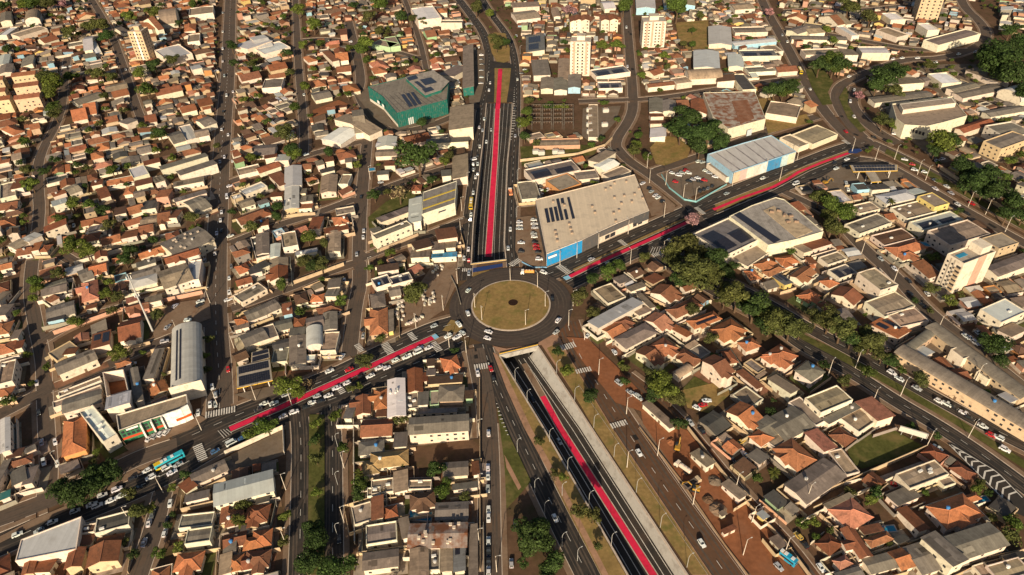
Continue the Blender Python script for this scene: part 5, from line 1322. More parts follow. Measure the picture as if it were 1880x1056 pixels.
# ---------------------------------------------------------------- trees
TREES = '''1262 215 22 1250 240 22 1275 250 25 1300 245 25 1322 262 20 1285 270 20 1233 233 14 1308 228 16
1835 107 33 1855 102 28 1822 120 24 1860 138 28 1875 84 24 1814 97 18 1840 135 22 1880 165 22 1855 56 14
1525 110 20 1545 118 20 1505 120 18 1530 125 16 1599 31 16 1558 13 18 1423 164 18 1451 158 17 1438 170 14 1630 143 24 1610 158 18 1645 128 20 1643 166 16 1622 222 16 1638 228 11 1704 120 10 1520 55 9 1530 74 9
1733 262 26 1718 275 16 1750 258 16 1770 310 22 1800 330 28 1830 350 26 1860 370 24 1780 335 20 1850 392 20 1820 315 20 1880 395 18 1805 352 18
1505 362 18 1530 378 20 1546 388 20 1520 395 16 1528 415 22 1545 425 14
1262 449 26 1316 472 22 1272 498 34 1308 508 20 1349 490 12 1185 472 12 1139 487 13 1116 498 16 1086 510 14 1238 478 18 1290 515 20 1250 515 18
1065 543 18 1091 574 12 1354 545 28 1385 566 27 1405 592 22 1339 535 20 1411 571 20 1415 592 26 1451 602 24 1433 581 20 1546 604 27 1523 589 24 1564 622 20 1600 627 24 1612 643 16 1633 663 15 1594 681 13 1656 681 9 1694 699 16 1822 632 25 1835 658 17 1514 670 10 1707 571 7 1681 551 7 1711 531 12 1580 640 16 1470 606 18 1370 556 20 1330 552 16 1296 492 22 1236 462 18 1330 500 18 1500 585 18 1588 614 18 1620 655 14 1395 580 20 1440 600 18 1280 470 20
1219 712 26 1198 696 19 1234 727 21 1205 722 17 1081 725 16 1249 776 13 1139 668 7 1148 699 9 1308 622 13 1270 569 14 1042 681 12 1024 648 10
990 809 9 1019 868 9 1035 876 9 1065 937 15 1088 950 15 1096 1003 10 981 985 31 991 962 20 960 970 18 1017 1034 23 1006 1052 20 965 1005 18 1000 1000 18
580 842 13 577 806 10 582 906 9 572 970 19 577 998 23 572 1029 21 560 1042 21 623 1042 25 628 822 12 662 888 15 659 906 14 815 896 16 800 860 16 853 911 10 524 945 10 521 993 10 738 850 8 600 1052 18
176 870 22 194 863 20 212 870 17 123 906 25 143 914 21 110 893 18 164 888 23 184 886 19 235 907 12 256 937 17 279 932 10 340 870 9 308 962 8 245 1019 10 294 1014 11 317 896 8 446 929 13 460 796 12 227 996 10 140 890 18
217 650 17 194 540 12 215 546 11 61 546 9 33 574 7 140 589 12 51 650 8 87 673 8 59 704 6 383 622 9 376 655 9 378 678 9 289 579 12 69 528 12 15 737 12 150 592 8 206 570 9
759 535 25 628 553 11 549 574 9 669 661 15 531 709 22 618 763 11 735 769 11 646 714 8 490 783 18 659 710 7 582 778 10 698 620 9 834 643 7 545 722 13
138 452 20 158 462 17 240 459 15 228 477 14 135 375 13 164 375 12 110 403 12 69 516 13 105 503 12 51 314 12 84 314 10 56 337 14 202 413 13 355 400 11 425 390 8 281 439 9 460 418 13 460 291 10 205 311 12 399 268 8 198 519 10 189 385 12 130 440 12
767 286 31 531 275 15 603 279 11 825 286 12 815 298 10 687 358 12 511 380 12 508 398 11 565 436 14 557 477 15 590 488 14 678 493 9 715 465 9 659 289 6 657 303 8 791 329 11 516 523 14 595 447 10 572 490 13 540 285 12
671 79 18 680 31 13 736 31 12 756 33 9 695 57 11 575 46 13 558 82 9 588 79 9 528 97 10 560 159 12 542 197 12 521 245 18 534 133 9 641 88 8 772 225 10 910 74 13 928 77 10 912 87 8 547 18 12 649 10 9 639 174 8 672 110 9 777 38 9 874 13 14 900 25 9 700 5 16 665 90 14
1145 10 16 1244 13 22 1104 84 12 1133 82 13 1220 102 10 1272 56 7 1255 81 8 1272 82 9 1224 123 8 971 184 10 964 225 13 963 250 12 965 205 11 1170 248 9 1168 266 10 1132 220 8 1104 256 7 986 263 8 1086 266 8 1178 138 8 1285 28 9 1339 38 6 1109 189 7 1413 169 13 1000 196 7 1012 196 7 1024 196 7 1036 196 7
1165 278 13 1188 288 12 256 136 13 268 164 15 97 197 13 95 153 18 84 143 15 90 169 15 184 46 15 164 49 12 8 13 13 61 5 13 90 5 13 43 8 12 130 59 13 129 141 12 238 33 13 281 23 12 293 245 14 317 110 11 284 120 13 425 84 11 430 115 8 353 8 9 43 261 10 458 118 8 176 136 13 205 141 11 261 230 8 330 43 8 192 176 9 228 202 7 10 90 9 197 66 13 100 210 12
1472 905 8 1606 905 14 1598 920 12 1635 1000 6 1800 890 10 1860 960 16 1855 985 16 1815 905 7 1525 975 8 1500 985 8 1562 905 10 1420 870 9 1720 800 8'''
PINK = ((1273, 402, 14), (1579, 176, 9), (1414, 23, 9), (110, 8, 9), (1045, 20, 12))
BARE = ((565, 704, 12), (733, 355, 18), (1018, 880, 8), (700, 905, 9))
PALMS = ((432, 950), (184, 508), (646, 1031), (1422, 865), (1637, 368), (1385, 550), (280, 112), (658, 868), (440, 955))
def crown_mesh(seed, n, leaf, flat):
    rnd = random.Random(seed)
    lobes = []
    for i in range(rnd.randint(9, 13)):
        a, r, z = rnd.uniform(0, 6.28), rnd.uniform(.15, .68), rnd.uniform(-.35, .6)
        lobes.append((r*math.cos(a), r*math.sin(a), z*flat, rnd.uniform(.26, .46)))
    lobes.append((0, 0, .12, .55))
    v, f, tone = [], [], []
    while len(f) < n:
        lx, ly, lz, lr = rnd.choice(lobes)
        d = Vector((rnd.gauss(0, 1), rnd.gauss(0, 1), rnd.gauss(0, 1))).normalized()
        if d.z < -.45: continue
        rr = lr*rnd.uniform(.72, 1.06)
        p = Vector((lx, ly, lz)) + Vector((d.x*rr, d.y*rr, d.z*rr*.85))
        nrm = (d + Vector((rnd.uniform(-.7, .7), rnd.uniform(-.7, .7), rnd.uniform(-.5, .7)))).normalized()
        x = nrm.orthogonal().normalized(); y = nrm.cross(x)
        a = rnd.uniform(0, 6.28); x, y = x*math.cos(a)+y*math.sin(a), y*math.cos(a)-x*math.sin(a)
        s = leaf*rnd.uniform(.6, 1.4); k = len(v)
        v += [p-x*s, p-y*s*.6, p+x*s, p+y*s*.6]; f.append((k, k+1, k+2, k+3)); tone.append(rnd.random())
    me = mesh(v, f, 'foliage')
    at = me.attributes.new('leaf', 'FLOAT', 'FACE'); at.data.foreach_set('value', [t*t*1.6 for t in tone])
    return me
CROWNS = [crown_mesh(i, 900, .10, .75) for i in range(6)]
BIGCROWNS = [crown_mesh(20+i, 2600, .062, .7) for i in range(5)]
SPARSE = [crown_mesh(40+i, 170, .09, .8) for i in range(3)]
def trunk_mesh(seed):
    rnd = random.Random(seed); m = MB()
    m.tube([(0, 0, 0), (rnd.uniform(-.03, .03), rnd.uniform(-.03, .03), .5), (0, 0, 1.0)], [.075, .055, .03], 7)
    for k in range(5):
        a = rnd.uniform(0, 6.28); z = rnd.uniform(.5, .8)
        m.tube([(0, 0, z), (.2*math.cos(a), .2*math.sin(a), z+.16), (.42*math.cos(a), .42*math.sin(a), z+.4)], [.04, .028, .012], 5)
    return m.mesh('bark')
TRUNKS = [trunk_mesh(i) for i in range(4)]
GREENS = (((.098, .122, .022), 'bright green'), ((.065, .095, .018), 'green'), ((.04, .066, .017), 'dark green'), ((.078, .084, .024), 'olive'))
def tree(x, y, r, kind=None, z0=0.02, group='trees of the town', gi=None, nm='broadleaf_tree'):
    u, v = proj((x, y, r))
    col, wd = GREENS[gi] if gi is not None else random.choice(GREENS)
    sz = 'large' if r > 6.5 else 'mid-sized' if r > 3.4 else 'small'
    look = f'{sz} {wd} {"garden" if nm == "garden_tree" else "leafy"} {"shrub" if nm == "shrub" else "tree"}'
    cm = random.choice(BIGCROWNS if r > 4.2 else CROWNS)
    if kind == 'pink': col, look, nm, cm = (.32, .17, .17), 'pink blossoming tree', 'blossom_tree', random.choice(CROWNS)
    if kind == 'bare': col, look, nm, cm = (.2, .15, .08), 'thin bare-branched tree', 'bare_tree', random.choice(SPARSE)
    H = max(2.0, r*1.05)
    root = thing(nm, x, y, z0, U(0, 6.28), look, 'shrub' if nm == 'shrub' else 'tree', group)
    obj('trunk', random.choice(TRUNKS), root, None, None, 0, (r*.9, r*.9, H*1.05))
    obj('crown', cm, root, jit(col, .18), (0, 0, H), 0, (r*U(.95, 1.1), r*U(.95, 1.1), r*U(.72, .9)))
    return root
a_ = [float(x) for x in TREES.split()]
TR = list(zip(a_[::3], a_[1::3], a_[2::3]))
for (u, v, rp), kd in [(t, None) for t in TR] + [(t, 'pink') for t in PINK] + [(t, 'bare') for t in BARE]:
    r = rp/pxm(u, v)*1.25
    p = P(u, v, max(2.0, r*1.05))
    dark = (u > 1740 and v < 420) or (v > 940 and u < 1050 and u > 540) or (1225 < u < 1340 and 200 < v < 290) or (90 < u < 225 and 850 < v < 925)
    olive = (1230 < u < 1640 and 430 < v < 660) or 1600 < u < 1660 and v < 180
    tree(p.x, p.y, r, kd, gi=2 if dark else 3 if olive and R() < .7 else 2 if olive else None)
    mark_disc(p.x, p.y, min(r*.55, 4), 4)
def palm_mesh():
    rnd = random.Random(3); m = MB()
    for k in range(16):
        a = k*2.4; el = rnd.uniform(-.2, .9); pts = []
        for t in (0, .3, .6, .85, 1.0):
            rr = t*2.6; z = math.sin(el)*rr - 1.1*t*t
            pts.append(Vector((rr*math.cos(el)*math.cos(a), rr*math.cos(el)*math.sin(a), z)))
        sd = Vector((-math.sin(a), math.cos(a), 0))
        for i in range(4):
            w0, w1 = (.12, .42, .45, .3)[i], (.42, .45, .3, .05)[i]
            n = len(m.v)
            m.v += [pts[i]-sd*w0-Vector((0, 0, w0*.5)), pts[i], pts[i]+sd*w0-Vector((0, 0, w0*.5)), pts[i+1]-sd*w1-Vector((0, 0, w1*.5)), pts[i+1], pts[i+1]+sd*w1-Vector((0, 0, w1*.5))]
            m.f += [(n, n+1, n+4, n+3), (n+1, n+2, n+5, n+4)]
    return m.mesh('foliage')
PALM = palm_mesh()
for u, v in PALMS:
    p = P(u, v, 6.5)
    root = thing('palm_tree', p.x, p.y, .02, U(0, 6), 'feathery palm tree among the roofs', 'palm', 'palms of the town')
    m = MB(); m.tube([(0, 0, 0), (.2, .1, 3.4), (0, 0, 6.5)], [.28, .2, .16], 7); obj('trunk', m.mesh('bark'), root)
    obj('crown', PALM, root, (.10, .11, .02), (0, 0, 6.5), 0, U(.9, 1.2))
    mark_disc(p.x, p.y, 1.2, 4)

# ---------------------------------------------------------------- the rest of the built-up blocks
FILL_TR = []
AVENUE = [q for i in (0, 22) for q in dense(ROADS[i][2], 5)]
def fill(zone_px, axis_px, mix, sizes, leave=.1, tall=.07, far=True):
    poly = [P(*q) for q in px_list(zone_px)]
    a0, a1 = [P(*q) for q in px_list(axis_px)]
    ang0 = math.atan2((a1-a0).y, (a1-a0).x)
    c, s = math.cos(ang0), math.sin(ang0)
    tu = [(p.x*c+p.y*s, -p.x*s+p.y*c) for p in poly]
    u0, u1 = min(t[0] for t in tu), max(t[0] for t in tu); v0, v1 = min(t[1] for t in tu), max(t[1] for t in tu)
    zr = cells([tuple(p[:2]) for p in poly]); zm = np.zeros((GH, GW), bool); zm[zr[0]:zr[1], zr[2]:zr[3]] = zr[4]
    def free(uu, vv, L, W):
        A, B = np.meshgrid(np.linspace(uu, uu+L, max(3, int(L))), np.linspace(vv, vv+W, max(3, int(W))))
        X = (A*c-B*s-GX0).astype(int); Y = (A*s+B*c-GY0).astype(int)
        if X.min() < 0 or Y.min() < 0 or X.max() >= GW or Y.max() >= GH: return False
        return not OCC[Y, X].any() and zm[Y, X].all()
    vv = v0
    while vv < v1:
        uu = u0
        while uu < u1:
            x, y = uu*c-vv*s, uu*s+vv*c
            xm, ym = (uu+2)*c-(vv+2)*s, (uu+2)*s+(vv+2)*c
            i, j = int(ym-GY0), int(xm-GX0)
            if not (0 <= i < GH and 0 <= j < GW) or OCC[i, j] or not zm[i, j]: uu += 1.5; continue
            done = False
            for att in range(3):
                L, W = U(*sizes[0])*(1-.17*att), U(*sizes[1])*(1-.17*att)
                if R() < .15: L *= 1.5
                if free(uu, vv, L, W):
                    done = True; break
            if not done: uu += 1.5; continue
            cx, cy = (uu+L/2)*c-(vv+W/2)*s, (uu+L/2)*s+(vv+W/2)*c
            pu, pv = proj((cx, cy, 3))
            if not (-25 < pu < 1905 and -14 < pv < 1085): uu += L; continue
            if R() < leave + .05:
                FILL_TR.append((cx, cy, min(L, W)*.42))
                mark(rect(cx, cy, ang0, L*.6, W*.6), 4); uu += L; continue
            rc = random.choices(list(mix), list(mix.values()))[0]
            tile = ROOFC[rc][2] == 'roof_tiles'
            t = random.choices('ghm', (5, 3, 2))[0] if tile else random.choices('gpmf', (4, 4, 3, 0))[0]
            h = U(2.2, 2.9) if R() > tall else U(5.0, 6.4)
            near_av = any((Vector((cx, cy, 0))-Vector((q.x, q.y, 0))).length_squared < 300 for q in AVENUE)
            if near_av and R() < .75: h = U(4.8, 6.6)
            wc = random.choices('wcpykbgo', (7, 7, 2, .6, 3.5, .8, .5, .5))[0]
            aa = ang0
            if R() < .45: aa += math.pi/2
            # the lot: main house, an annex with its own roof, a paved yard, a garden wall
            k = U(.58, .85) if R() < .8 and L > 8 else 1.0
            Lm, Wm = L*k-.3, W*(U(.72, 1.0) if k < 1 else 1.0)-.3
            sx, sy = random.choice((-1, 1)), random.choice((-1, 1))
            du, dv = (L-Lm)/2*sx, (W-Wm)/2*sy
            mx, my = cx+du*c-dv*s, cy+du*s+dv*c
            turn = aa != ang0 and abs(aa-ang0-math.pi/2) < .01
            if t == 'g' and max(Lm, Wm) > 1.9*min(Lm, Wm): turn = Wm > Lm
            ah = ang0+(math.pi/2 if turn else 0)+(math.pi if t == 'm' and R() < .5 else 0)
            ro = house(mx, my, ah, Wm if turn else Lm, Lm if turn else Wm, h, t, rc, wc, fill=True)
            mark(rect(cx, cy, ang0, L, W, .3), 3)
            da = ang0-ah; cd, sd2 = math.cos(da), math.sin(da)
            def loc(pu_, pv_):                            # lot frame -> the house's own frame
                a, b2 = pu_-du, pv_-dv
                return a*cd-b2*sd2, a*sd2+b2*cd
            def lot_part(nm, u0_, u1_, v0_, v1_, z0, zs, mat, colr):
                q = [loc(u0_, v0_), loc(u1_, v0_), loc(u1_, v1_), loc(u0_, v1_)]
                m = MB(); m.v = [(a, b2, z0) for a, b2 in q] + [(a, b2, z) for (a, b2), z in zip(q, zs)]
                m.f = [(4, 5, 6, 7), (0, 1, 5, 4), (1, 2, 6, 5), (2, 3, 7, 6), (3, 0, 4, 7), (3, 2, 1, 0)]
                return obj(nm, m.mesh(mat), ro, colr)
            zy = U(.03, .14)
            lot_part('yard_slab', -L/2-.4, L/2+.4, -W/2-.4, W/2+.4, 0, (zy,)*4, 'yard_slab', jit(random.choice(YARDC), .25))
            if k < 1:
                wa = L-Lm-.4
                if wa > 1.6:
                    Wa = W*U(.45, 1.0); va = -sy*(W-Wa)/2 if R() < .5 else sy*(W-Wa)/2
                    ua = -sx*(L/2-wa/2)
                    rc2 = random.choices('GCRTKLBD', (8, 5, 5, 3, 2, 3, 2, 2))[0]; h2 = U(2.0, 2.6); dz = U(.15, .7)
                    zs = [h2, h2, h2+dz, h2+dz] if R() < .5 else [h2+dz, h2, h2, h2+dz]
                    lot_part('annex_wall', ua-wa/2+.25, ua+wa/2-.25, va-Wa/2+.25, va+Wa/2-.25, 0, [z-.14 for z in zs], 'painted_wall', jit(WALLC[random.choice('wckk')][0], .12))
                    lot_part('annex_roof', ua-wa/2, ua+wa/2, va-Wa/2, va+Wa/2, 1.9, zs, ROOFC[rc2][2], jit(ROOFC[rc2][0], .2))
            if pv > 90:
                hw = U(1.7, 2.5); wcol2 = jit(WALLC[random.choice('wcckp')][0], .12)
                for vv2 in random.sample((-1, 1), random.choice((1, 1, 2))):
                    lot_part('garden_wall', -L/2-.5, L/2+.5, vv2*(W/2+.3)-.09, vv2*(W/2+.3)+.09, 0, (hw,)*4, 'painted_wall', wcol2)
                if R() < .5: lot_part('garden_wall', -sx*(L/2+.3)-.09, -sx*(L/2+.3)+.09, -W/2-.2, W/2+.2, 0, (hw-.02,)*4, 'painted_wall', wcol2)
            uu += L+U(.3, .9)
        vv += 1.6
MW = dict(T=17, R=30, B=11, P=4, G=22, C=9, K=3, L=3, D=2)
MN = dict(T=9, R=16, B=6, P=4, G=28, C=20, K=4, L=12, D=4)
S1 = ((10, 17), (9, 14))
fill('-60 -20 402 -20 400 200 385 330 378 500 372 590 -60 790', '150 480 300 438', MW, S1, .07)
fill('-60 770 376 586 380 776 240 835 110 900 -60 960', '110 704 256 642', MW, ((10, 15.5), (9, 13)), .12)
fill('432 -20 560 -20 570 260 540 290 425 330', '425 330 550 289', MW, S1, .08)
fill('560 -20 830 -20 890 60 885 200 860 300 660 262 565 255', '548 74 655 60', MW, S1, .1)
fill('420 340 550 295 670 265 655 480 640 650 420 745', '424 446 660 362', MW, ((10, 15.5), (9, 13)), .09)
fill('676 262 862 296 850 400 842 500 815 570 700 625 650 650 668 480', '668 360 802 313', MN, ((10, 15.5), (9, 13)), .14)
fill('-60 1010 280 890 250 1090 -60 1130', '20 1020 150 965', MW, ((10, 16), (9, 13.5)), .1)
fill('300 905 425 835 525 790 540 1100 255 1100', '300 930 500 880', MW, ((10, 16), (9, 13.5)), .1)
fill('628 735 845 640 880 700 880 1100 626 1100', '690 950 870 910', MW, ((10, 16), (9, 13.5)), .12)
fill('905 -20 1140 -20 1155 180 955 180 955 60', '980 180 1150 182', MN, ((10, 16), (9, 13.5)), .06)
fill('955 190 1130 190 1110 265 1190 322 1255 372 1180 400 955 340', '980 330 1100 300', MN, ((10, 16), (9, 13.5)), .2)
fill('1170 -20 1385 -20 1500 140 1300 165 1180 176', '1180 176 1300 164', MN, ((9, 16), (8, 14)), .06)
fill('1180 190 1300 172 1490 146 1530 205 1300 280 1200 312', '1190 316 1350 262', MN, ((9, 16), (8, 14)), .15)
fill('1410 -20 1790 -20 1800 88 1670 92 1445 50', '1440 56 1600 78', MN, ((9, 16), (8, 14)), .07)
fill('1450 66 1660 98 1560 135 1500 165', '1440 56 1600 78', MN, ((9, 16), (8, 14)), .1)
fill('1830 -20 1900 -20 1900 70 1830 60', '1440 56 1600 78', MN, S1, .1)
fill('1590 150 1690 120 1900 160 1900 400 1740 320 1640 250', '1660 290 1790 363', MN, ((10, 16), (8, 14)), .4)
fill('1310 400 1440 356 1560 306 1660 330 1900 460 1900 720 1700 565 1590 462 1540 410 1440 470', '1594 465 1700 570', MN, ((10, 16), (9, 13.5)), .1)
fill('1360 480 1540 415 1640 510 1780 640 1900 740 1900 820 1640 690 1480 600 1360 545', '1594 465 1700 570', MW, ((10, 16), (9, 13.5)), .1)
fill('1060 520 1200 470 1250 510 1420 600 1530 680 1640 755 1720 810 1860 930 1900 1000 1900 1100 1550 1100 1380 910 1260 770 1160 680 1060 610', '1420 590 1590 700', MW, ((10, 16), (9, 13.5)), .16)
GAPS = []
free_ = (OCC == 0)
for gy in range(4, GH-4, 4):
    for gx in range(4, GW-4, 4):
        if free_[gy-1:gy+2, gx-1:gx+2].all():
            x, y = gx+GX0+.5, gy+GY0+.5
            pu, pv = proj((x, y, 2))
            if -10 < pu < 1890 and 0 < pv < 1070: GAPS.append((x, y, pv))
random.shuffle(GAPS)
for x, y, pv in GAPS[:320]:
    FILL_TR.append((x, y, U(1.4, 3.0)))
for x, y, r in FILL_TR:
    if proj((x, y, 0))[1] > 0: tree(x, y, max(1.6, min(r, 4.2)), group='back yard trees', nm='garden_tree' if r > 2.9 else 'shrub')

# ---------------------------------------------------------------- cars
def car_meshes(kind):
    L, W, H = {'hatchback': (3.9, 1.7, 1.48), 'sedan': (4.4, 1.75, 1.45), 'suv': (4.4, 1.82, 1.7), 'pickup': (5.0, 1.85, 1.75), 'van': (5.0, 1.95, 2.2)}[kind]
    zb = {'van': 1.15, 'suv': 1.0, 'pickup': 1.05}.get(kind, .88)
    l, w = L/2, W/2
    st = [(-l, .35, .75, .86), (-l+.15, .25, zb-.05, .96), (-l*.55, .22, zb, 1.0), (l*.42, .22, zb, 1.0), (l*.5, .22, zb-.03, 1.0), (l-.2, .25, zb-.18, .95), (l, .38, .68, .84)]
    m = MB()
    rings = []
    for x, z0, z1, k in st:
        rings.append([(x, -w*k, z0), (x, w*k, z0), (x, w*k, z0+(z1-z0)*.7), (x, w*k*.92, z1), (x, -w*k*.92, z1), (x, -w*k, z0+(z1-z0)*.7)])
    m.loft([r_[::-1] for r_ in rings])
    xf, xr = {'hatchback': (l*.42, -l+.25), 'sedan': (l*.36, -l*.66), 'suv': (l*.42, -l+.2), 'pickup': (l*.4, -l*.15), 'van': (l*.72, -l+.1)}[kind]
    tf, tr = xf-(.75 if kind != 'van' else .5), xr+(.35 if kind != 'sedan' else .6)
    g = MB()
    wt = w*.74; wb = w*.9
    g.loft([[(xr, -wb, zb-.02), (xf, -wb, zb-.02), (xf, wb, zb-.02), (xr, wb, zb-.02)], [(tr, -wt, H-.05), (tf, -wt, H-.05), (tf, wt, H-.05), (tr, wt, H-.05)]])
    m.box(tr-.05, tf+.05, -wt-.04, wt+.04, H-.055, H)
    for sx, x0, x1 in ((0, xr, tr), (0, xf, tf)):
        for s in (-1, 1): m.tube([(x0, s*wb, zb-.03), (x1, s*wt, H-.03)], .06, 4)
    if kind == 'pickup':
        for s in (-1, 1): m.box(-l+.1, xr-.05, s*w*.9-.06, s*w*.9+.06, zb-.02, zb+.28)
        m.box(-l+.05, -l+.15, -w*.9, w*.9, zb-.02, zb+.28)
    wm = MB(); n = 10
    wm.loft([[(.32*math.cos(2*math.pi*i/n), y, .32*math.sin(2*math.pi*i/n)) for i in range(n)] for y in (-.11, .11)])
    hl = MB(); hl.box(-.05, .05, -.2, .2, -.08, .08)
    return dict(body=m.mesh('car_paint'), glass=g.mesh('glass'), wheel=wm.mesh('rubber'), light=hl.mesh('tone'), wx=l*.6, wy=w*.9, l=l, w=w, zb=zb)
CARM = {k: car_meshes(k) for k in ('hatchback', 'sedan', 'suv', 'pickup', 'van')}
CARC = {'w': ((.64, .64, .63), 'white'), 's': ((.36, .37, .38), 'silver'), 'k': ((.02, .02, .022), 'black'), 'r': ((.42, .015, .02), 'red'), 'b': ((.05, .12, .24), 'blue'), 'g': ((.13, .135, .14), 'grey'), 'y': ((.5, .36, .08), 'yellow')}
def heading(p):
    best, hd = 1e9, 0
    for kind, wd, pl in ROADS:
        for a, b in zip(pl[:-1], pl[1:]):
            d = ((a+b)/2 - p).length_squared
            if d < best: best, hd = d, math.atan2(b.y-a.y, b.x-a.x)
    return hd, math.sqrt(best)
def vcar(p, ang, col, kind, where):
    cm = CARM[kind]; u, v = proj(p)
    root = thing('car' if kind not in ('van', 'pickup') else kind, p.x, p.y, p.z, ang, f'{CARC[col][1]} {kind} {where}', {'van': 'van', 'pickup': 'pickup truck'}.get(kind, 'car'), 'cars in the streets')
    obj('body', cm['body'], root, jit(CARC[col][0], .06)); obj('windows', cm['glass'], root)
    if v > 300:
        for sx in (-1, 1):
            for sy in (-1, 1): obj('wheel', cm['wheel'], root, None, (sx*cm['wx'], sy*cm['wy'], .32))
    if v > 560:
        for sy in (-1, 1):
            obj('headlight', cm['light'], root, (.7, .7, .66), (cm['l']-.03, sy*cm['w']*.6, .62)); obj('tail_light', cm['light'], root, (.3, .01, .01), (-cm['l']+.03, sy*cm['w']*.6, .7))
    mark(rect(p.x, p.y, ang, 4.5, 2), 4)
CARS = '''860,534 859,576 897,610w 895,622w 1014,550k 1025,589w 1021,611s 842,596wp 849,612w 839,620wp 823,618w 998,501w 861,502s 861,478r 852,475w
797,599s 770,640w 787,639w 767,647wv 747,656wp 726,662w 696,676w 710,676w 680,691w 663,691k 637,704w 618,713w 603,727w 582,728s 573,740w 589,737k 540,757w 562,748k 520,765w 478,776w 605,682w 641,679r 525,725s 485,742w 503,741w 475,753k
395,829b 425,814wv 446,805b 306,859w 316,868w 327,854s 270,865w 277,877w 244,879k 215,899w 188,910w 203,920w 169,927w 179,929w 138,939s 97,959w 72,975s 32,982w 313,925w 274,960w 265,997s 308,955k 303,979w 102,812w 106,852w 81,849w 77,813s 252,897k 222,911w 280,945g
390,711w 386,743w 396,743s 364,758w 419,679r 396,725s 421,537w 419,551w 68,704w 72,758k 407,390w 405,405w 398,429w 407,424k 423,434w 395,454s 395,466w 425,490g 421,511w 381,383w 381,396s 379,444w 376,479s 412,289w 427,296w 404,298s 422,342w 136,415w 417,362wv
409,90w 409,113w 416,176w 428,169w 407,238w 419,248w 409,24s 409,59w 231,128w 412,140s 410,205k
877,287k 870,293w 869,302w 877,302w 869,312w 877,320s 873,326w 869,355w 865,394w 864,403w 860,458w 937,422w 933,456w 900,153w 898,166w 880,234w 889,219w 879,87w 881,270w 886,240s 945,200k 946,250s
1086,477s 1334,356s 1400,328w 1230,442w 1217,491k 1289,481w 1461,338wv 1535,310w 1532,300k 1555,293w 1551,306k 1717,332w 1738,343w 1746,355s 1717,347w 1784,374r 1758,376w 1776,393k 1642,494w 1668,516k 1617,476s
1702,540w 1671,540k 1694,562k 1795,612w 1773,618w 1781,622w 1790,630s 1637,685w 1651,696w 1683,713s 1723,737w 1738,742w 1749,747k 1770,759w 1781,768k 1804,783w 1819,799r 1833,804w 1844,826w 1721,823w 1466,985y 1477,1000k 1507,1043w 1829,1016s
1128,647w 1136,704s 1156,721s 1166,726w 1173,731s 1267,776s 1288,791k 1173,832w 1288,998w 1019,952w 1343,842k 1367,835w 1359,861wv
897,796w 896,859w 896,874w 896,898s 897,937w 897,952w 897,994w 897,1011k 897,1031k 897,1049w 939,1035s 623,990k 946,962k 877,686w 901,677r 906,696k
668,424w 667,436w 655,467s 632,516w 562,284w 663,362k 558,174w 644,77w 1150,51w 1152,123w 948,66w 950,146w 1436,65s 1445,77w 1487,164w 1568,166w 1561,187w 1568,215w 1639,109w 1656,107w 1684,107w 1559,141w 1605,253k 1553,242r 1717,115w 1500,258w 1513,261w 1760,100w 1790,96s 1635,100w'''
import re as _re
for tok in CARS.split():
    mm = _re.match(r'([\d.]+),([\d.]+)([a-z]?)([pv]?)', tok)
    u, v = float(mm[1]), float(mm[2]); col = mm[3] or random.choices('wsk', (6, 3, 2))[0]
    kind = {'p': 'pickup', 'v': 'van'}.get(mm[4]) or random.choices(('hatchback', 'sedan', 'suv'), (5, 4, 2))[0]
    p = P(u, v, .5)
    hd, ds = heading(p)
    if (p-CEN).length < RX+1: hd = math.atan2(p.y-CEN.y, p.x-CEN.x)+math.pi/2
    ip = Vector((p.x, p.y, 0))
    z = .33 if (p-CEN).length < RX+1 else .36 if occ_at(p.x, p.y) == 2 else .19
    vcar(Vector((p.x, p.y, z)), hd + (math.pi if R() < .5 else 0), col, kind, 'on the roadway' if ds < 9 else 'parked off the street')
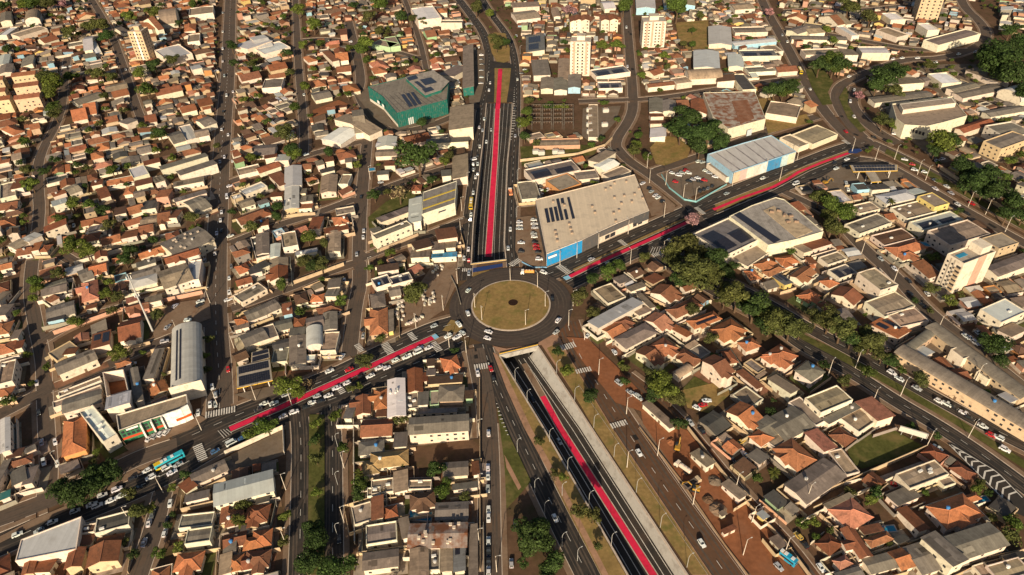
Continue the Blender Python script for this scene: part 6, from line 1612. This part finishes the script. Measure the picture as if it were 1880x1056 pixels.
# cars down in the sunken road
for u, v, f_, col in ((1027, 812, PS, 's'), (978, 735, PS, 'k'), (874, 427, PN, 'k'), (902, 240, PN, 's'), (893, 262, PN, 'w')):
    p = f_(u, v); q = f_(u+2, v+3) if f_ is PS else f_(u-1, v+12)
    vcar(p + Vector((0, 0, .02)), math.atan2((q-p).y, (q-p).x), col, 'hatchback', 'down in the sunken road')
LOTS = '''954,409,w,-5 954,415,w,-5 954,421,s,-5 957,447,w,-5 957,463,k,-5 980,405,w,-5 981,412,w,-5 982,419,s,-5 980,430,s,-5 981,436,w,-5 982,446,k,-5 984,452,r,-5 985,458,r,-5 988,464,k,-5 990,477,w,-5 992,342,k,0 992,349,w,0 992,356,s,0 1006,348,w,60 1180,338,w,40 1192,347,k,40 1196,353,s,40 1203,360,w,40 1208,364,w,40 1216,371,k,40
1234,319,w,-30 1246,323,w,-30 1252,319,s,-30 1260,315,r,-30 1264,319,w,-30 1240,335,r,-30 1265,334,k,-30 1272,331,s,-30 1281,328,w,-30 1285,335,k,-30 1293,332,r,-30 1295,315,w,-30 1302,319,s,-30 1313,326,w,-30 1283,297,w,20 1290,299,s,20 1286,352,k,60 1293,349,k,60 1300,347,g,60 1308,343,k,60
275,806,w,70 286,801,s,70 297,797,w,70 306,795,w,70 368,555,w,30 345,589,w,10 308,602,s,70 322,563,w,70 366,562,k,40 243,668,w,20 281,690,k,0 281,702,w,0 302,627,s,20 440,447,w,20 453,444,w,60 440,462,w,20 455,456,s,40 118,124,w,20 131,122,s,20 144,119,w,20 158,116,k,20 172,113,w,20 185,110,s,20
884,102,w,0 884,110,k,0 885,119,k,0 884,130,g,0 884,143,s,0 883,153,s,0 841,148,w,80 843,153,w,80 840,157,s,80 963,141,k,0 964,128,s,0 958,135,k,0 1553,337,w,80 1556,349,w,80 1661,293,w,-30 1675,302,r,-30 1679,312,w,-30 1697,316,w,-30 1643,246,w,-20 1652,240,w,-20 1662,251,w,10 1730,293,w,20 1720,296,s,20
1080,616,w,50 1297,737,w,0 1290,745,r,10 1279,750,w,-40 1335,712,s,-40 1095,579,k,0 1645,891,r,-30 1429,1042,s,-60 699,335,s,10 1361,811,y,30 599,652,s,80 606,653,w,80 622,654,k,70 628,655,w,70 668,605,k,40 667,617,s,90'''
for tok in LOTS.split():
    u, v, c, a = tok.split(','); u, v = float(u), float(v)
    p = P(u, v, .5); p.z = PATCH_TOP+.02 if occ_at(p.x, p.y) == 2 else .05
    vcar(p, math.radians(float(a)), c, random.choices(('hatchback', 'sedan', 'suv'), (5, 4, 2))[0], 'parked in a yard')
# buses and lorries
def bus(u, v, col, look, L=11.5, col2=None, hd=None, z=.2):
    p = P(u, v, 1.5); p.z = z
    h = heading(p)[0] if hd is None else math.radians(hd)
    root = thing('bus', p.x, p.y, p.z, h, look, 'bus')
    m = MB(); m.loft([[(x, -1.25*k, .35), (x, -1.25*k, 2.8), (x, -1.05*k, 3.1), (x, 1.05*k, 3.1), (x, 1.25*k, 2.8), (x, 1.25*k, .35)] for x, k in ((-L/2, .95), (-L/2+.3, 1), (L/2-.3, 1), (L/2, .94))])
    obj('body', m.mesh('car_paint'), root, col)
    m = MB(); m.box(-L/2+.6, L/2-.6, -1.27, 1.27, 1.5, 2.4); obj('windows', m.mesh('glass'), root)
    m = MB(); m.box(L/2-.05, L/2+.02, -1.05, 1.05, 1.3, 2.6); obj('windscreen', m.mesh('glass'), root)
    if col2:
        m = MB(); m.box(-L/2-.02, -L/2+L*.35, -1.29, 1.29, .4, 1.4); m.box(-L/2+.1, -L/2+L*.3, -1.0, 1.0, 3.1, 3.14); obj('livery_band', m.mesh('car_paint'), root, col2)
    for x in (-2.8, -1.2, 1.6):
        m = MB(); m.box(x-.6, x+.6, -.7, .7, 3.1, 3.3); obj('roof_hatch', m.mesh('tone'), root, (.6, .6, .58))
    for sx in (-.28, .3):
        for sy in (-1, 1): obj('wheel', CARM['van']['wheel'], root, None, (sx*L, sy*1.12, .45), 0, 1.4)
bus(311, 846, (.03, .36, .45), 'turquoise city bus with a yellow tail', 12.5, (.6, .42, .02), math.degrees(heading(P(311, 846, 1.5))[0])+180)
bus(865, 374, (.5, .33, .03), 'ochre yellow bus in the queue beside the sunken road', 11)
bus(1469, 130, (.55, .38, .02), 'bright yellow bus on the far diagonal street', 10)
bus(1447, 1026, (.02, .25, .4), 'small blue bus with a tan roof in the earth yard', 6.5, (.4, .24, .12), -50, .5)
def lorry(u, v, hd, look, cab, body, kind, z):
    p = P(u, v, 1.2); p.z = z
    root = thing('lorry', p.x, p.y, p.z, math.radians(hd), look, 'lorry')
    m = MB(); m.loft([[(x, -1.15, .6), (x, -1.15, zt), (x, 1.15, zt), (x, 1.15, .6)] for x, zt in ((1.8, 2.7), (3.2, 2.7), (3.7, 1.9), (3.75, .7))]); obj('cab', m.mesh('car_paint'), root, cab)
    m = MB(); m.box(3.3, 3.62, -1.0, 1.0, 1.75, 2.4); obj('windscreen', m.mesh('glass'), root)
    m = MB(); m.box(-4, 3.4, -.5, .5, .55, .85); obj('chassis', m.mesh('rubber'), root)
    m = MB()
    if kind == 'tank':
        n = 12; m.loft([[(x, 1.1*k*math.cos(2*math.pi*i/n), 2.0+.95*k*math.sin(2*math.pi*i/n)) for i in range(n)] for x, k in ((-4, .85), (-3.7, 1), (1.2, 1), (1.5, .85))])
        obj('tank', m.mesh('car_paint'), root, body)
        for x in (-2.8, -1.2, .3):
            m = MB(); m.box(x-.35, x+.35, -.35, .35, 2.9, 3.1); obj('manhole', m.mesh('tone'), root, (.5, .42, .36))
    else:
        for a in ((-4, 1.5, -1.2, -1.1, .85, 2.2), (-4, 1.5, 1.1, 1.2, .85, 2.2), (-4, -3.9, -1.1, 1.1, .85, 2.2), (1.4, 1.6, -1.1, 1.1, .85, 2.5), (-4, 1.5, -1.1, 1.1, .85, .95)): m.box(*a)
        obj('tipper_body', m.mesh('car_paint'), root, body)
    for x in (-3, -1.8, 2.7):
        for sy in (-1, 1): obj('wheel', CARM['van']['wheel'], root, None, (x, sy*1.0, .5), 0, 1.55)
lorry(968, 501, 175, 'small orange tanker lorry rounding the roundabout', (.7, .66, .6), (.6, .27, .06), 'tank', .3)
lorry(1253, 860, -48+180, 'dusty white water tanker parked in the earth yard', (.62, .52, .42), (.6, .48, .38), 'tank', PATCH_TOP+.02)
lorry(1272, 888, 30, 'tipper lorry with a dark open body in the earth yard', (.5, .38, .25), (.1, .08, .07), 'tip', PATCH_TOP+.02)
lorry(937, 353, 95, 'small box lorry with an orange body climbing away', (.6, .55, .5), (.5, .2, .1), 'tip', .2)
def excavator(u, v, hd, look):
    p = P(u, v, 1); p.z = PATCH_TOP+.02
    root = thing('excavator', p.x, p.y, p.z, math.radians(hd), look, 'excavator', 'building machines')
    for s in (-1, 1):
        m = MB(); m.box(-1.8, 1.8, s*1.0-.3, s*1.0+.3, 0, .8); obj('track', m.mesh('rubber'), root)
    m = MB(); m.box(-1.9, 1.0, -1.1, 1.1, .85, 1.9); obj('body', m.mesh('car_paint'), root, (.36, .2, .03))
    m = MB(); m.box(-.2, 1.1, .1, 1.1, 1.9, 2.9); obj('cab', m.mesh('glass'), root)
    m = MB(); m.tube([(1, -.4, 1.6), (3.2, -.4, 3.6), (5, -.4, 2.4), (5.4, -.4, .6)], [.28, .25, .2, .15], 5); obj('boom', m.mesh('car_paint'), root, (.36, .2, .03))
    m = MB(); m.box(5.1, 5.9, -.8, 0, .2, .9); obj('bucket', m.mesh('tone'), root, (.12, .1, .08))
excavator(1276, 898, 160, 'yellow excavator beside the tipper lorry')
excavator(1244, 822, 70, 'yellow loader among the rubble near the long site hut')
excavator(1516, 336, 20, 'yellow loader beside the filling station forecourt')
for i, (u, v, r, mt, lk) in enumerate(((1318, 936, 3.6, 'pavement', 'tan conical sand heap beside the yard fence'), (1300, 918, 2.6, 'earth', 'grey rubble heap by the tipper lorry'), (1312, 884, 3.0, 'yard_concrete', 'grey gravel heap between the site huts'), (1232, 812, 2.4, 'red_earth', 'red earth heap along the hut'))):
    p = P(u, v); rnd = random.Random(i); n = 14; m = MB()
    m.loft([[(rr*r*math.cos(2*math.pi*k/n)*rnd.uniform(.85, 1.1), rr*r*math.sin(2*math.pi*k/n)*rnd.uniform(.85, 1.1), z*rnd.uniform(.6, 1.2)) for k in range(n)] for rr, z in ((1, 0), (.75, r*.16), (.4, r*.36), (.08, r*.42))])
    o = obj('spoil_heap', m.mesh(mt), None, None, (p.x, p.y, .3)); tagthing(o, lk, 'heap')
# pallets of paving blocks in the materials yard
PAL = MB(); 
for k in range(3):
    for j in range(2): PAL.box(-.55+.56*j, -.55+.56*j+.52, -.55+.37*k, -.55+.37*k+.34, .14, U(.9, 1.3))
PAL.box(-.6, .6, -.6, .6, 0, .12); PALM = PAL.mesh('tone')
for i in range(70):
    if i < 24: u, v = 726+U(0, 16), 550+i*1.7
    elif i < 46: u, v = 770+U(0, 28), 535+(i-24)*1.3
    elif i < 58: u, v = 746+(i-46)*2.8, 598-(i-46)*1.2+U(-2, 2)
    else: u, v = 790+U(0, 24), 480+U(0, 30)
    p = P(u, v)
    if (p-CEN).length < RX+3: continue
    o = obj('block_pallet', PALM, None, jit((.52, .46, .38), .2), (p.x, p.y, PATCH_TOP+.01), U(-.3, .3), U(.9, 1.3))
    tagthing(o, 'pallet of pale paving blocks in the materials yard', 'pallet', 'pallets in the materials yard')
# ---------------------------------------------------------------- lamp posts and power poles
def pole_meshes():
    a = MB(); a.tube([(0, 0, 0), (0, 0, 10.5)], [.17, .09], 6)
    b = MB(); b.tube([(0, 0, 10.2), (.7, 0, 10.65), (1.5, 0, 10.75)], .045, 5)
    c = MB(); c.box(1.3, 2.0, -.13, .13, 10.72, 10.85)
    d = MB(); d.box(-.07, .07, -1.2, 1.2, 9.6, 9.75)
    e = MB(); e.tube([(0, 0, 0), (0, 0, 7), (0.5, 0, 8.2), (1.4, 0, 8.5)], [.09, .075, .055, .04], 6)
    f = MB(); f.box(1.3, 1.9, -.12, .12, 8.44, 8.55)
    return [x.mesh(mt) for x, mt in ((a, 'pole_concrete'), (b, 'steel'), (c, 'tone'), (d, 'bark'), (e, 'steel'), (f, 'tone'))]
PMS = pole_meshes()
POLES = '''1028 488 1059 474 1098 456 1153 430 1219 399 1192 337 1222 340 1254 365 1276 371 1344 342 1405 317 1157 485 1217 470 1188 308 1431 333 1463 294 1642 293 1684 321 1699 331 1845 426 1777 380 1809 394 1564 279 1606 296 1570 676 1653 727 885 589 965 598 872 566 937 516 987 529 1001 564 1044 598 1052 562 1073 625 1099 689 1150 760 1151 859 1207 837 1272 927 1364 1020 848 388 846 429 840 521 859 342 814 570 764 603 856 648 825 638 536 745 470 735 386 557 400 745 430 640 432 560 376 480 434 380 432 300 390 250 434 200 400 150 436 100 396 60 680 500 650 420 680 330 110 860 370 790 330 620 300 905 240 960 525 900 525 1000 632 860 632 960 880 800 880 900 880 1000 912 1050 1520 690 1600 745 1777 804 1700 822 1380 960 1440 1018 1350 900 1480 920 1790 700 1720 610 1640 520 1580 470'''
ARM = '''1127 840 1168 904 1212 969 1261 1042 982 904 1032 911 1032 1003 1009 812 1042 865 1081 927 1122 1003 1022 686 1055 735 1090 786 946 700 968 740 950 830 1000 945 1060 1030 620 820 620 890 620 985 895 150 952 250 950 330 948 400 955 100'''
for (u, v), arm in [(q, 0) for q in px_list(POLES)] + [(q, 1) for q in px_list(ARM)]:
    p = P(u, v); hd = heading(p)[0] + math.pi/2
    if arm:
        root = thing('street_lamp', p.x, p.y, .02, hd, 'curved grey steel street lamp', 'street lamp', 'curved street lamps')
        obj('post', PMS[4], root); obj('lamp_head', PMS[5], root, (.5, .5, .48))
    else:
        root = thing('power_pole', p.x, p.y, .02, hd, 'pale concrete power pole with a lamp arm', 'pole', 'concrete poles along the streets')
        obj('post', PMS[0], root); ar = obj('lamp_arm', PMS[1], root); obj('lamp_head', PMS[2], ar, (.55, .54, .5)); obj('cross_arm', PMS[3], root)
# yard walls that read clearly in the photograph
def long_wall(s, h, look, col, mat='painted_wall', th=.22, name='boundary_wall'):
    pts = [P(u, v) for u, v in px_list(s)]
    c = pts[0]
    m = MB()
    lo, hi = offs(pts, -th/2), offs(pts, th/2)
    for i in range(len(pts)-1):
        m.prism(ccw([(q.x-c.x, q.y-c.y) for q in (lo[i], lo[i+1], hi[i+1], hi[i])]), 0, h+.002*i)
    o = obj(name, m.mesh(mat), None, col, (c.x, c.y, .02)); tagthing(o, look, 'wall', at=pts[len(pts)//2])
for s, h, lk, col in (('100 615 222 572 373 540', 2.6, 'long salmon wall between the car park and the tiled houses', WALLC['p'][0]), ('138 487 225 462', 2.6, 'white wall along the lane below the clump of trees', WALLC['w'][0]), ('414 836 480 806 521 788 523 835', 2.8, 'white wall around the vacant lot', WALLC['w'][0]),
                      ('1214 322 1228 346 1256 368 1278 372 1334 340', 1.2, 'turquoise fence around the car park', (.2, .42, .44)), ('958 482 978 492 1004 492', .8, 'low blue kerb wall of the store car park', (.15, .3, .45)), ('1262 788 1312 853 1376 933 1440 999 1490 1066', 2.2, 'long block wall between the earth yard and the lane', WALLC['c'][0]),
                      ('1174 786 1250 884 1330 1002 1376 1062', 1.0, 'low earthen fence between the avenue and the yard', (.3, .2, .12)), ('1725 311 1794 357 1880 411', 2.6, 'cream wall along the wooded bank', WALLC['c'][0]), ('1424 833 1480 1000', .2, 'low kerb', WALLC['k'][0]), ('1450 935 1590 872 1700 824', 2.6, 'long cream wall climbing between two back lanes', WALLC['c'][0]),
                      ('1468 962 1530 930 1640 880 1660 870', 2.4, 'second cream wall parallel to the back lane', WALLC['w'][0]), ('540 522 632 488', 2.4, 'cream wall beside the cross street', WALLC['c'][0]), ('306 690 350 672', 2, 'short white yard wall', WALLC['w'][0]), ('650 775 652 1000', 2.2, 'thin white wall along the back gardens', WALLC['w'][0]), ('881 700 882 1050', 2.2, 'long pale wall along the parked cars', WALLC['c'][0]),
                      ('955 298 1060 286 1110 270 1124 256', 2.4, 'curved pale wall around the substation lawn', WALLC['c'][0]), ('1650 650 1880 790', 1.8, 'pale wall along the foot of the long shed', WALLC['c'][0]), ('846 560 838 530 828 510', 1.4, 'grey fence of the materials yard', WALLC['k'][0])):
    if lk != 'low kerb': long_wall(s, h, lk, col)
# billboard by the lawn
p = P(1672, 805)
root = thing('billboard', p.x, p.y, .02, math.radians(-28), 'pale roadside billboard at the lawn corner', 'billboard')
for x in (-4, 0, 4):
    m = MB(); m.tube([(x, 0, 0), (x, 0, 5)], .12, 5); obj('post', m.mesh('steel'), root)
m = MB(); m.box(-5.5, 5.5, -.3, .3, 2.6, 5.4); obj('panel', m.mesh('tone'), root, (.5, .46, .4))
# ---------------------------------------------------------------- labels: what it looks like and what it stands by
MARKS = [(938, 560, 'the round lawn'), (750, 170, 'the green warehouse'), (342, 660, 'the silver hall'), (1085, 390, 'the beige superstore'), (1380, 285, 'the mural store'), (1775, 500, 'the pink-striped tower'),
         (262, 100, 'the slim tower'), (1065, 110, 'the pink-banded tower'), (1200, 70, 'the broad tower'), (467, 690, 'the solar canopy'), (1020, 222, 'the substation'), (1350, 205, 'the rust-patched warehouse'),
         (1605, 310, 'the T-shaped canopy'), (1318, 672, 'the tall white house'), (1745, 690, 'the arched shed'), (1330, 920, 'the earth yard'), (262, 570, 'the steel mast'), (798, 365, 'the yellow-striped warehouse'),
         (815, 468, 'the blue awning'), (160, 880, 'the dark median trees'), (40, 180, 'the cream apartment blocks'), (805, 980, 'the rusty workshop'), (980, 990, 'the dark lower trees'), (1690, 20, 'the topmost tower'),
         (1720, 205, 'the cream school'), (767, 290, 'the big round tree'), (582, 900, 'the planted median'), (1285, 245, 'the dark grove'), (720, 725, 'the white ribbed hall'), (85, 990, 'the wedge roof'), (195, 705, 'the roofless shell'),
         (450, 895, 'the vacant lot'), (915, 250, 'the red lane'), (1120, 930, 'the sunken road'), (760, 575, 'the materials yard'), (1620, 825, 'the green lawn'), (1550, 600, 'the olive trees'), (1800, 340, 'the wooded bank'), (1845, 110, 'the corner wood'), (1400, 440, 'the grey hall'), (1750, 930, 'the chevron marking'), (700, 880, 'the ochre roof'), (1680, 570, 'the back street')]
ORD = ['nearest', 'second', 'third', 'fourth', 'fifth', 'sixth', 'seventh', 'eighth', 'ninth', 'tenth', 'eleventh', 'twelfth', 'thirteenth', 'fourteenth', 'fifteenth', 'sixteenth', 'seventeenth', 'eighteenth', 'nineteenth', 'twentieth']
def where(u, v):
    mu, mv, nm = min(MARKS, key=lambda q: (q[0]-u)**2 + ((q[1]-v)*1.3)**2)
    dx, dy = u-mu, v-mv
    if math.hypot(dx, dy) < 22: w_ = 'beside'
    elif abs(dx) > 2*abs(dy): w_ = 'left of' if dx < 0 else 'right of'
    elif abs(dy) > 2*abs(dx): w_ = 'above' if dy < 0 else 'below'
    else: w_ = ('above' if dy < 0 else 'below') + (' left of' if dx < 0 else ' right of')
    return f'{w_} {nm}', math.hypot(dx, dy)
from collections import defaultdict
looks = defaultdict(list)
for it in THINGS: looks[it[1]].append(it)
for look, its in looks.items():
    if len(its) == 1:
        its[0][0]['label'] = look
        continue
    by = defaultdict(list)
    for it in its:
        wh, d = where(*it[4]); by[wh].append((d, it))
    for wh, lst in by.items():
        lst.sort(key=lambda q: q[0])
        for k, (d, it) in enumerate(lst):
            if len(lst) == 1: s_ = f'{look}, {wh}'
            else: s_ = f'{look}, {ORD[k] if k < len(ORD) else str(k+1) + "th"} {wh}'
            it[0]['label'] = s_
for o, look, cat, group, at in THINGS:
    o['category'] = cat
    if group: o['group'] = group
